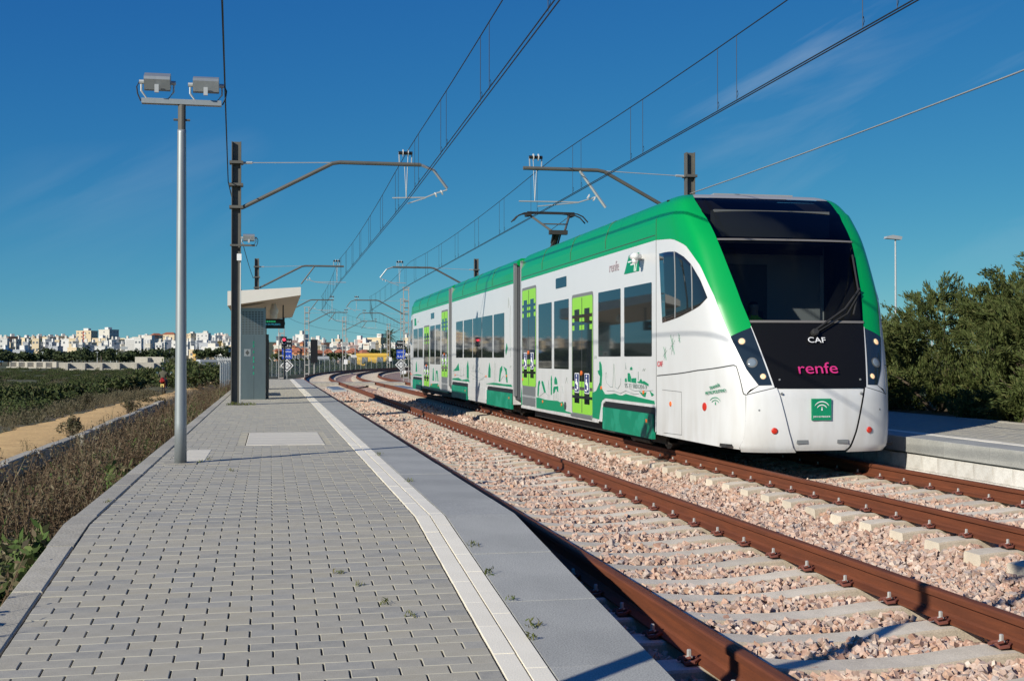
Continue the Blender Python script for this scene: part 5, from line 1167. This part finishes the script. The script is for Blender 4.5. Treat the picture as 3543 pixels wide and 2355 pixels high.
def building(label, px0, px1, top, d, wall, floors=None, roof='flat', turn=None, nm='building', stripe=False, balcony=False, deep=None, rooft=True, z_base=None, hmin=2.6):
    pc = at((px0 + px1) / 2, top, d=d); g0 = float(ground_h(pc.x, pc.y)) if z_base is None else z_base; H = max(hmin, pc.z - g0)
    wpx = abs(px1 - px0); Wd = wpx / FPX * d
    va = math.atan2(pc.x - CAMX, pc.y); tn = -va + (turn if turn is not None else random.choice([-.5, -.35, .3, .45]))
    ca, sa = abs(math.cos(tn + va)), abs(math.sin(tn + va)); dp = deep or Wd * random.uniform(.5, .8); fw = max(Wd * .4, (Wd - dp * sa) / max(ca, .3))
    t = thing(nm, label, 'building', (pc.x, pc.y, g0), 'town on the hill'); bx, by = pc.x, pc.y
    mt = Matrix.Translation((bx, by, 0)) @ Matrix.Rotation(tn, 4, 'Z') @ Matrix.Translation((-bx, -by, 0)); hw, hd = fw / 2, dp / 2
    def P(name, b, m): b.xf(mt); return b.build(name, m, t)
    b = MB(); b.box(bx - hw, bx + hw, by - hd, by + hd, g0 - 3, g0 + H); P('wall', b, 'wall_' + wall)
    if roof == 'flat':
        b = MB(); b.box(bx - hw - .15, bx + hw + .15, by - hd - .15, by + hd + .15, g0 + H - .05, g0 + H + .55); P('parapet', b, 'wall_' + wall)
        if rooft:
            b = MB(); k = random.uniform(-.3, .3) * fw; b.box(bx + k - fw * .16, bx + k + fw * .16, by - hd * .4, by + hd * .4, g0 + H + .5, g0 + H + 2.6); P('stair_head', b, 'wall_white' if wall != 'white' else 'wall_offwhite')
    else:
        b = MB(); e = .5; zt = g0 + H; hp = dp * .22 + .4
        b.add([(bx - hw - e, by - hd - e, zt), (bx + hw + e, by - hd - e, zt), (bx + hw + e, by + hd + e, zt), (bx - hw - e, by + hd + e, zt), (bx - hw * .55, by, zt + hp), (bx + hw * .55, by, zt + hp)], [(3, 2, 1, 0), (0, 1, 5, 4), (2, 3, 4, 5), (1, 2, 5), (3, 0, 4)]); P('roof', b, 'roof_tile')
    if stripe:
        b = MB(); b.box(bx - hw * .12, bx + hw * .05, by - hd - .3, by - hd + .2, g0, g0 + H); P('stair_panel', b, 'red_stripe')
        b = MB()
        for q in range(int(H / 3)): b.box(bx + hw * .05, bx + hw * .3, by - hd - .5, by - hd + .2, g0 + 3 * q + 1, g0 + 3 * q + 2.2)
        P('balconies', b, 'wall_white')['kind'] = 'stuff'
    fl = floors or max(1, int(H / 3.1)); nwn = max(2, int(fw / 3.4)); ndp = max(1, int(dp / 3.6)); fh = H / fl; b = MB()
    for f in range(fl):
        zc = g0 + fh * (f + .5)
        for k in range(nwn):
            if random.random() < .3: continue
            xc = bx - hw + fw * (k + .5) / nwn; b.box(xc - .6, xc + .6, by - hd - .06, by - hd + .02, zc - .55, zc + .75)
        for k in range(ndp):
            yc = by - hd + dp * (k + .5) / ndp
            for e in (-1, 1): b.box(bx + e * (hw + .02) - .04, bx + e * (hw + .02) + .04, yc - .6, yc + .6, zc - .55, zc + .75)
    P('windows', b, 'pane')['kind'] = 'stuff'
    if balcony:
        b = MB()
        for f in range(fl): b.box(bx - hw * .95, bx + hw * .95, by - hd - 1.2, by - hd + .1, g0 + fh * f, g0 + fh * f + 1.1)
        P('balconies', b, 'wall_white')['kind'] = 'stuff'
    return t
T = lambda a, b_, top, d, w_, lb, **k: building(lb, a, b_, top, d, w_, **k)
T(268, 335, 1146, 1120, 'cream', 'cream tower block with red stair stripe above the town', stripe=True, turn=-.5, nm='tower_block')
T(345, 408, 1142, 1180, 'offwhite', 'pale beige tower block beside the cream tower', turn=-.75, nm='tower_block')
T(323, 385, 1172, 1060, 'cream', 'square beige block at the foot of the pale tower', turn=-.5)
T(244, 272, 1166, 1150, 'brown', 'brown block against the left side of the cream tower', turn=.2)
T(438, 545, 1174, 860, 'white', 'long white apartment block with rows of balconies', balcony=True, turn=-.32, floors=6, nm='apartment_block')
T(70, 110, 1171, 980, 'cream', 'ochre block with grey shaded side at the left of the skyline', turn=.55)
T(22, 62, 1166, 1050, 'brown', 'brown block near the left end of the skyline')
T(0, 30, 1172, 900, 'white', 'white block at the left end of the skyline')
T(112, 150, 1165, 1200, 'tan', 'tan block left of the tree topped slope')
T(150, 195, 1168, 1100, 'cream', 'cream block with dark windows left of the towers')
T(196, 232, 1164, 1180, 'tan', 'tan block directly left of the brown block')
for a, b_, top, d, w_, lb in ((215, 262, 1176, 850, 'white', 'stepped white block left below the cream tower'), (170, 215, 1200, 780, 'grey', 'plain grey shed roofed block below the tan blocks'), (236, 275, 1205, 740, 'cream', 'low cream house below the cream tower'), (0, 40, 1212, 620, 'blue', 'long blue warehouse at the left end of the town'), (40, 112, 1213, 640, 'grey', 'grey blue warehouse row left of the tree line'), (290, 330, 1196, 830, 'white', 'white house under the cream tower'), (330, 372, 1200, 790, 'white', 'white block with flat roof under the beige block'), (372, 440, 1186, 900, 'white', 'cluster of white houses left of the long apartment block'), (395, 440, 1176, 1050, 'cream', 'cream houses behind the white cluster'), (150, 172, 1192, 860, 'cream', 'cream block behind the grey shed'),
                             (545, 572, 1186, 900, 'dark', 'dark glazed block right of the long apartment block'), (572, 610, 1178, 980, 'white', 'white block left of the floodlight post'), (460, 520, 1168, 1250, 'offwhite', 'off white houses on the ridge above the apartment block'), (520, 562, 1160, 1300, 'cream', 'cream ridge house with red roof'), (562, 612, 1157, 1320, 'cream', 'cream ridge block under a red tiled roof'), (645, 685, 1156, 1300, 'tan', 'tan ridge block right of the floodlight post'), (680, 728, 1154, 1250, 'white', 'white ridge block under the water tank frames'), (735, 768, 1162, 1050, 'white', 'tall white block left of the nearest mast'), (772, 805, 1165, 980, 'white', 'white gabled block against the nearest mast'), (742, 772, 1182, 900, 'ochre', 'small ochre block in front of the tall white block'), (645, 690, 1182, 900, 'white', 'white terrace right of the floodlight post'), (690, 735, 1188, 860, 'grey', 'grey white terrace between post and nearest mast'), (700, 805, 1202, 760, 'white', 'long white school building left of the nearest mast'), (610, 645, 1196, 820, 'offwhite', 'off white houses hidden by the floodlight post'), (655, 700, 1212, 700, 'cream', 'cream villas right of the floodlight post')):
    T(a, b_, top, d, w_, lb, roof='hip' if 'red' in lb else 'flat')
T(1023, 1068, 1160, 700, 'white', 'tall white stepped block above the bend', turn=-.55, balcony=True, nm='apartment_block')
T(956, 985, 1166, 760, 'dark', 'dark glass block behind the shelter display', turn=.3)
T(1160, 1184, 1176, 620, 'tan', 'brick tan block with white tank on its roof', turn=-.4)
T(1228, 1285, 1178, 640, 'pink', 'pink stepped terrace left of the palm', turn=-.5); T(1270, 1335, 1171, 660, 'cream', 'long cream terrace behind the palm', turn=-.5); T(1395, 1425, 1172, 640, 'cream', 'cream block beside the tram tail', turn=-.5)
for a, b_, top, d, w_, lb in ((1066, 1110, 1186, 560, 'white', 'white house right of the stepped white block'), (1082, 1128, 1179, 640, 'offwhite', 'off white ridge house left of the tall mast'), (1112, 1140, 1190, 520, 'brown', 'dark brown house left of the tan block'), (1140, 1166, 1192, 540, 'white', 'square white house left of the tan block'), (1180, 1206, 1190, 520, 'white', 'square white house right of the tan block'), (1205, 1240, 1198, 480, 'pink', 'pink house with flat roof above the villas'), (1242, 1290, 1190, 520, 'offwhite', 'off white stepped house above the yellow warehouse'), (1004, 1030, 1180, 640, 'pink', 'pink house beside the black railway plate'), (985, 1010, 1192, 560, 'white', 'low white house behind the signal lamp'), (948, 985, 1198, 540, 'offwhite', 'off white low houses below the dark glass block'), (1085, 1108, 1200, 480, 'cream', 'cream block behind the dark cabinet'), (1408, 1428, 1186, 480, 'white', 'white house next to the tram tail')):
    T(a, b_, top, d, w_, lb)
for i, (a, b_, top, d, w_, lb) in enumerate(((1010, 1045, 1214, 330, 'orange', 'orange villa behind the 50 diamond'), (1040, 1064, 1210, 340, 'cream', 'cream villa with tiled roof left of the cabinet mast'), (1088, 1115, 1222, 330, 'orange', 'red roofed villa right of the cabinet mast'), (1128, 1142, 1214, 330, 'orange', 'narrow orange villa tower'), (1140, 1160, 1220, 340, 'white', 'small white villa right of the narrow tower'), (1160, 1186, 1216, 350, 'cream', 'cream villa with tiled roof at the bend'), (1170, 1190, 1224, 310, 'orange', 'brick red villa beside the middle lattice mast'), (1205, 1240, 1216, 340, 'orange', 'brown roofed villa left of the warehouse'), (1240, 1285, 1222, 330, 'pink', 'pink villa with tiled roof above the warehouse'), (1286, 1302, 1217, 320, 'white', 'white cube house above the yellow warehouse'), (950, 975, 1214, 360, 'orange', 'orange villa behind the signal post'), (668, 705, 1222, 520, 'ochre', 'low ochre villas right of the floodlight post'), (705, 740, 1222, 540, 'cream', 'low cream villas left of the nearest mast'))):
    T(a, b_, top, d, w_, lb, roof='hip' if w_ != 'white' else 'flat', nm='villa', rooft=False)
T(1236, 1346, 1231, 255, 'yellow', 'long yellow warehouse beside the bend', turn=-.1, nm='warehouse', rooft=False, deep=3, hmin=1.2, floors=1)
T(1218, 1238, 1236, 262, 'white', 'small white shed at the left end of the yellow warehouse', turn=.1, nm='shed', rooft=False, hmin=1., floors=1)
T(1098, 1136, 1241, 280, 'grey', 'pale blue grey shed below the villas', turn=.1, nm='shed', rooft=False, hmin=1., floors=1)
# far back row of plain white houses filling the hillside
for k in range(46):
    px = 10 + k * 17.5 + random.uniform(-6, 6); top = 1180 + random.uniform(-8, 20); d = random.uniform(760, 1000)
    w_ = random.choice(['white', 'white', 'white', 'offwhite', 'cream', 'grey'])
    T(px, px + random.uniform(18, 30), top, d, w_, '%s house, %s from the left in the lower rows of the hillside town' % (w_, nth(k + 1)))
for k in range(40):
    px = k * 20.5 + random.uniform(-5, 5); top = np.interp(px, [0, 100, 250, 420, 500, 600, 720, 820], [1170, 1166, 1165, 1172, 1163, 1157, 1156, 1166]) + random.uniform(-3, 7)
    w_ = random.choice(['tan', 'cream', 'cream', 'pink', 'offwhite', 'brown']) if px < 300 or 450 < px < 620 else random.choice(['white', 'offwhite', 'cream', 'white', 'pink'])
    T(px, px + random.uniform(22, 34), top, random.uniform(1150, 1500), w_, '%s block, %s from the left along the ridge of the town' % (w_, nth(k + 1)), rooft=random.random() < .4)
def far_tree(label, px, d, h_, w_, mat='tree_leaf', group='trees before the town'):
    q = at(px, 1250, d=d); z0 = float(ground_h(q.x, q.y)); t = thing('tree', label, 'tree', (q.x, q.y, z0), group); bl = []
    for k in range(8): bl.append(((q.x + random.uniform(-.5, .5) * w_, q.y + random.uniform(-.5, .5) * w_, z0 + h_ * random.uniform(.4, .85)), (w_ * random.uniform(.25, .42),) * 2 + (h_ * random.uniform(.14, .25),)))
    P_ = np.concatenate([blob_points(60, c, r_, rng, .3) for c, r_ in bl]); V, F, C = leaves(P_, w_ * .15 * rng.uniform(.6, 1.3, len(P_)), rng.random(len(P_)), .7); np_mesh('crown', V, F, mat, C, t)
    b = MB(); b.tube([(q.x, q.y, z0 - .5), (q.x, q.y, z0 + h_ * .6)], [.25, .12], 5); b.build('trunk', 'bark', t)
for k in range(22):
    px = -20 - k * 15 + random.uniform(-4, 4); w_ = random.choice(['white', 'white', 'cream', 'tan', 'offwhite'])
    T(px, px + random.uniform(20, 32), 1176 + random.uniform(-10, 16), random.uniform(760, 1100), w_, '%s house outside the left frame edge, %s leftward from it' % (w_, nth(k + 1)))
    far_tree('%s dark tree leftward from the left frame edge' % nth(k + 1), px, random.uniform(330, 430), random.uniform(3.4, 5.6), random.uniform(4, 7))
for k in range(30):
    px = 945 + k * 15.8 + random.uniform(-4, 4)
    w_ = random.choice(['white', 'white', 'offwhite', 'cream', 'pink', 'orange']); T(px, px + random.uniform(14, 24), 1194 + random.uniform(-9, 14), random.uniform(430, 600), w_, '%s house, %s from the left on the slope beyond the bend' % (w_, nth(k + 1)), roof='hip' if w_ == 'orange' else 'flat', rooft=False)
for k in range(16):
    px = 1000 + k * 20 + random.uniform(-5, 5); w_ = random.choice(['orange', 'cream', 'orange', 'pink'])
    T(px, px + random.uniform(12, 20), 1222 + random.uniform(-5, 6), random.uniform(300, 360), w_, '%s tiled house, %s from the left in the lowest row beyond the bend' % (w_, nth(k + 1)), roof='hip', nm='villa', rooft=False)
# concrete flood walls at the marsh edge
def flood_wall(label, px0, px1, d0, d1, ztop, nb):
    a, c = at(px0, 1280, d=d0), at(px1, 1280, d=d1); t = thing('flood_wall', label, 'wall', (a.x, a.y, -1.5)); n = (c - a); n.z = 0; L_ = n.length; n.normalize(); m = Vector((n.y, -n.x, 0))
    if m.y > 0: m = -m
    def bar(name, u0, u1, w0, w1, z0, z1, mat='concrete'):
        b = MB(); q = [a + n * u0 + m * w0, a + n * u1 + m * w0, a + n * u1 + m * w1, a + n * u0 + m * w1]
        vs = [(p.x, p.y, z) for z in (z0, z1) for p in q]; b.add(vs, [(3, 2, 1, 0), (4, 5, 6, 7), (0, 1, 5, 4), (1, 2, 6, 5), (2, 3, 7, 6), (3, 0, 4, 7)]); b.build(name, mat, t)
    bar('wall_panel', 0, L_, 0, .3, -2, ztop); bar('wall_foot', 0, L_, .1, 1.4, -2, ztop - 1.1)
    for k in range(nb):
        u = L_ * (k + .5) / nb; bar('buttress', u, u + .5, .3, 1.6, -2, ztop - .15)
flood_wall('long grey concrete wall with buttresses at the marsh edge', 205, 560, 240, 235, .55, 6)
flood_wall('shorter concrete wall with buttresses at the left of the marsh', 45, 200, 290, 262, .6, 5)
flood_wall('pale raised concrete wall behind the long buttressed wall', 470, 570, 262, 258, 1.6, 1)
T(683, 748, 1252, 300, 'grey', 'low grey canopy building at the marsh edge near the nearest mast', turn=.3, nm='pump_house', rooft=False, hmin=1.1, floors=1)
T(755, 800, 1250, 330, 'white', 'white low shed with a red panel left of the nearest mast', turn=.1, nm='shed', rooft=False, hmin=1.1, floors=1)
# trees in front of the town
for k in range(30):
    px = 5 + k * 18.5 + random.uniform(-6, 6)
    if k % 3 == 2: continue
    far_tree('%s dark tree from the left in the row before the town' % nth(k + 1), px, random.uniform(330, 430), random.uniform(3.4, 5.6), random.uniform(4, 7))
far_tree('big dark tree on the slope below the tan blocks', 128, 900, 9, 11)
for px, d, h_, lb in ((590, 420, 5.5, 'dark round tree left of the floodlight post'), (700, 430, 5.5, 'slim dark tree right of the floodlight post'), (730, 400, 5, 'dark tree before the cream villas'), (790, 400, 6, 'dark tree against the nearest mast')): far_tree(lb, px, d, h_, 6)
for px, d, h_, w_, lb in ((1025, 200, 1.9, 3.2, 'dark bushy tree right of the left 50 diamond'), (1050, 205, 2.1, 3.4, 'dark bushy tree left of the cabinet mast'), (1085, 215, 2.0, 2.6, 'dark tree behind the cabinet mast'), (1165, 290, 2.8, 4, 'dark tree among the villas'), (1235, 300, 3.2, 2.2, 'slim dark tree left of the warehouse'), (1310, 300, 3.6, 5.5, 'dark tree left of the palm'), (1370, 280, 4.0, 5, 'dark tree right of the palm'), (1300, 235, 1.2, 3, 'low green bush before the yellow warehouse'), (1375, 225, 2.2, 3.4, 'green tree behind the right 50 diamond'), (970, 300, 2.6, 4, 'dark tree behind the red signal')): far_tree(lb, px, d, h_, w_, 'scrub' if 'green' in lb else 'tree_leaf', 'trees beyond the bend')
q = at(1345, 1200, d=262); pz0 = float(ground_h(q.x, q.y)); pt = thing('palm_tree', 'tall shaggy palm tree behind the bend next to the yellow warehouse', 'palm', (q.x, q.y, pz0)); ph = 7.4
b = MB(); b.tube([(q.x, q.y, pz0 - .3), (q.x + .1, q.y, pz0 + ph * .5), (q.x, q.y, pz0 + ph - 1)], [.5, .4, .38], 8); b.build('trunk', 'bark', pt)
V = []; F = []; C = []
for k in range(60):
    a = random.uniform(0, 6.28); e = random.uniform(-1.1, 1.2); ln = random.uniform(1.6, 2.4); o = Vector((q.x, q.y, pz0 + ph - 1)); d = Vector((math.cos(a) * math.cos(e), math.sin(a) * math.cos(e), math.sin(e))); sd_ = d.cross(Vector((0, 0, 1))).normalized()
    for j in range(9):
        u = (j + 1) / 9; p = o + d * ln * u - Vector((0, 0, 1)) * (u * u * .8); wl = .45 * (1 - u * .6)
        for e2 in (-1, 1):
            i0 = len(V); tp = p + sd_ * e2 * wl + d * .25 - Vector((0, 0, .12)); V += [p, p + d * .1, tp, tp - d * .05]; F.append((i0, i0 + 1, i0 + 2, i0 + 3)); C += [random.random()] * 4
np_mesh('crown', [tuple(v) for v in V], F, 'palm_leaf', C, pt)
# street lamps in the distance
def street_lamp(label, px, top, d, nm='street_lamp', arm=True, m='galv_light', flood=False, group='distant lamp posts'):
    q = at(px, top, d=d); z0 = float(ground_h(q.x, q.y)); t = thing(nm, label, 'street lamp', (q.x, q.y, z0), group); r0 = .00022 * d + .035
    b = MB(); b.tube([(q.x, q.y, z0 - .3), (q.x, q.y, q.z)], [r0 * 1.3, r0 * .8], 7); b.build('pole', m, t)
    b = MB()
    if flood: b.box(q.x - .9, q.x + .9, q.y - .3, q.y + .3, q.z, q.z + .8)
    else: b.prism([(q.x - .55, q.z), (q.x + .25, q.z - .05), (q.x + .3, q.z + .1), (q.x - .2, q.z + .17), (q.x - .5, q.z + .1)], 'y', q.y - .14, q.y + .14)
    b.build('lamp_head', m, t)
street_lamp('street lamp standing above the tamarisks right of the tram', 3098, 826, 62, group=None)
for px, top, d, lb in ((3087, 1090, 75, 'short white pole left of the street lamp base'), (3207, 1082, 75, 'white pole above the middle tamarisk'), (3224, 1052, 95, 'grey pole behind the middle tamarisk')):
    q = at(px, top, d=d); t = thing('pole', lb, 'pole', (q.x, q.y, 0)); b = MB(); b.tube([(q.x, q.y, -.5), (q.x, q.y, q.z)], .05, 6); b.build('shaft', 'galv_light', t)
for i, px in enumerate((148, 246, 337, 383, 404, 430, 484, 560, 640)): street_lamp('%s tall lamp mast from the left before the town' % nth(i + 1), px, 1208 if px in (383, 404, 430) else 1218, 380, 'floodlight_mast', flood=px in (383, 430))
for i, px in enumerate((1119, 1229, 1318, 1361)): street_lamp('%s street lamp from the left among the villas beyond the bend' % nth(i + 1), px, 1196 + 4 * (i % 2), 290)
# ------------------------------------------------------------------ people
def figure(name, joints, edges, mats, parent=None, split=None):
    me = bpy.data.meshes.new(name); keys = list(joints); me.from_pydata([joints[k][0] for k in keys], [(keys.index(a), keys.index(b_)) for a, b_ in edges], [])
    o = bpy.data.objects.new(name + '_src', me); col.objects.link(o); mod = o.modifiers.new('s', 'SKIN'); me.skin_vertices.new() if not me.skin_vertices else None
    sv = me.skin_vertices[0].data
    for i, k in enumerate(keys): sv[i].radius = joints[k][1]; sv[i].use_root = (i == 0)
    sb = o.modifiers.new('d', 'SUBSURF'); sb.levels = 2; sb.render_levels = 2
    dg = bpy.context.evaluated_depsgraph_get(); m2 = bpy.data.meshes.new_from_object(o.evaluated_get(dg)); bpy.data.objects.remove(o)
    for m in mats: m2.materials.append(MAT[m])
    if split:
        for p in m2.polygons: p.material_index = split(p.center)
    m2.polygons.foreach_set('use_smooth', [True] * len(m2.polygons)); m2.name = name
    return link(bpy.data.objects.new(name, m2), parent)
M('skin', (.42, .25, .17), .6); M('hair', (.02, .015, .012), .7); M('cloth_dark', (.03, .035, .05), .8); M('cloth_olive', (.09, .085, .055), .85); M('vest', (.45, .62, .03), .7); M('helmet', (.02, .02, .022), .25); M('bike_red', (.30, .02, .015), .35); M('plate_yellow', (.65, .50, .16), .5); M('chrome', (.6, .6, .6), .2, metal=1.)
EDG = [('pel', 'che'), ('che', 'nec'), ('nec', 'hea'), ('hea', 'top'), ('che', 'shl'), ('shl', 'ell'), ('ell', 'hal'), ('che', 'shr'), ('shr', 'elr'), ('elr', 'har'), ('pel', 'hpl'), ('hpl', 'knl'), ('knl', 'anl'), ('anl', 'tol'), ('pel', 'hpr'), ('hpr', 'knr'), ('knr', 'anr'), ('anr', 'tor')]
def seated(o, fy, reach=.45, hz=.0):
    # facing fy (+1 / -1 along y), pelvis at origin
    J = {'pel': ((0, 0, 0), (.15, .12)), 'che': ((0, .03 * fy, .38), (.17, .12)), 'nec': ((0, .04 * fy, .55), (.055, .055)), 'hea': ((0, .06 * fy, .66), (.078, .09)), 'top': ((0, .05 * fy, .77), (.07, .08))}
    for s, n in ((-1, 'l'), (1, 'r')):
        J.update({'sh' + n: ((.19 * s, .03 * fy, .44), (.06, .06)), 'el' + n: ((.27 * s, .22 * fy, .2), (.045, .045)), 'ha' + n: ((.24 * s, reach * fy, .26 + hz), (.035, .035)), 'hp' + n: ((.1 * s, .03 * fy, -.03), (.09, .09)), 'kn' + n: ((.15 * s, .42 * fy, .0), (.065, .065)), 'an' + n: ((.15 * s, .38 * fy, -.42), (.045, .045)), 'to' + n: ((.15 * s, .52 * fy, -.46), (.04, .035))})
    return {k: (tuple(Vector(o) + Vector(p)), r_) for k, (p, r_) in J.items()}
so_ = (T2 - .1, 16.45, 1.42)
pe = figure('person', seated(so_, -1), EDG, ['cloth_dark', 'skin', 'hair', 'vest'], None, lambda c: 2 if c.z > so_[2] + .70 else 1 if c.z > so_[2] + .55 else 3 if (c.z > so_[2] + .08 and abs(c.x - so_[0]) < .2) else 0)
tag(pe, 'tram driver in a yellow vest seated behind the windscreen', 'person')
st_ = thing('driver_seat', 'dark driver seat inside the tram cab', 'seat', (so_[0], 16.6, .9)); b = MB(); b.box(so_[0] - .25, so_[0] + .25, 16.3, 16.75, 1.22, 1.32); b.build('cushion', 'cloth_dark', st_); b = MB(); b.box(so_[0] - .24, so_[0] + .24, 16.62, 16.74, 1.32, 2.05); b.build('backrest', 'cloth_dark', st_); b = MB(); b.box(so_[0] - .06, so_[0] + .06, 16.45, 16.6, .9, 1.22); b.build('pedestal', 'underframe', st_)
q = at(566, 1362, z=-.72); mx_, my_, mz_ = q.x, q.y, float(ground_h(q.x, q.y)) + .05
mo = thing('motorcycle', 'dark red motorcycle riding away along the dirt path', 'motorcycle', (mx_, my_, mz_))
def wheel(y):
    b = MB(); n = 24; pts = [(mx_, my_ + y + .30 * math.cos(2 * math.pi * i / n), mz_ + .32 + .30 * math.sin(2 * math.pi * i / n)) for i in range(n + 1)]; b.tube(pts, .055, 8); w_ = b.build('wheel', 'rubber', mo)
    b = MB(); b.tube([(mx_ - .06, my_ + y, mz_ + .32), (mx_ + .06, my_ + y, mz_ + .32)], .19, 14); b.build('rim', 'galv', w_)
wheel(-.7); wheel(.7)
b = MB(); b.prism([(my_ - .75, mz_ + .82), (my_ - .3, mz_ + .74), (my_ + .25, mz_ + .8), (my_ + .5, mz_ + .95), (my_ + .3, mz_ + .5), (my_ - .25, mz_ + .35), (my_ - .45, mz_ + .6)], 'x', mx_ - .12, mx_ + .12); b.build('body', 'bike_red', mo)
b = MB(); b.tube([(mx_, my_ - .85, mz_ + .62), (mx_, my_ - .95, mz_ + .75), (mx_, my_ - .7, mz_ + .88)], [.11, .15, .12], 10); b.build('tail', 'bike_red', mo, True)
b = MB(); b.box(mx_ - .1, mx_ + .1, my_ - .99, my_ - .97, mz_ + .42, mz_ + .6); b.build('number_plate', 'plate_yellow', mo)
b = MB(); b.tube([(mx_ - .36, my_ + .35, mz_ + 1.12), (mx_, my_ + .45, mz_ + 1.05), (mx_ + .36, my_ + .35, mz_ + 1.12)], .018, 6); b.tube([(mx_, my_ + .7, mz_ + .32), (mx_, my_ + .45, mz_ + 1.05)], .035, 6); b.build('handlebar', 'black', mo)
for e in (-1, 1):
    b = MB(); b.box(mx_ + e * .40 - .06, mx_ + e * .40 + .06, my_ + .36, my_ + .38, mz_ + 1.2, mz_ + 1.28); b.tube([(mx_ + e * .3, my_ + .36, mz_ + 1.1), (mx_ + e * .4, my_ + .37, mz_ + 1.22)], .008, 5); b.build('mirror', 'chrome', mo)
b = MB(); b.tube([(mx_ + .16, my_ - .75, mz_ + .38), (mx_ + .15, my_ + .1, mz_ + .3)], .05, 8); b.build('exhaust', 'galv', mo)
ro = (mx_, my_ - .3, mz_ + .80)
pe = figure('person', seated(ro, 1, .62, -.02), EDG, ['cloth_olive', 'skin', 'helmet', 'cloth_dark'], None, lambda c: 2 if c.z > ro[2] + .56 else 3 if c.z < ro[2] + .06 else 0)
tag(pe, 'rider in olive jacket and dark helmet on the motorcycle', 'person')
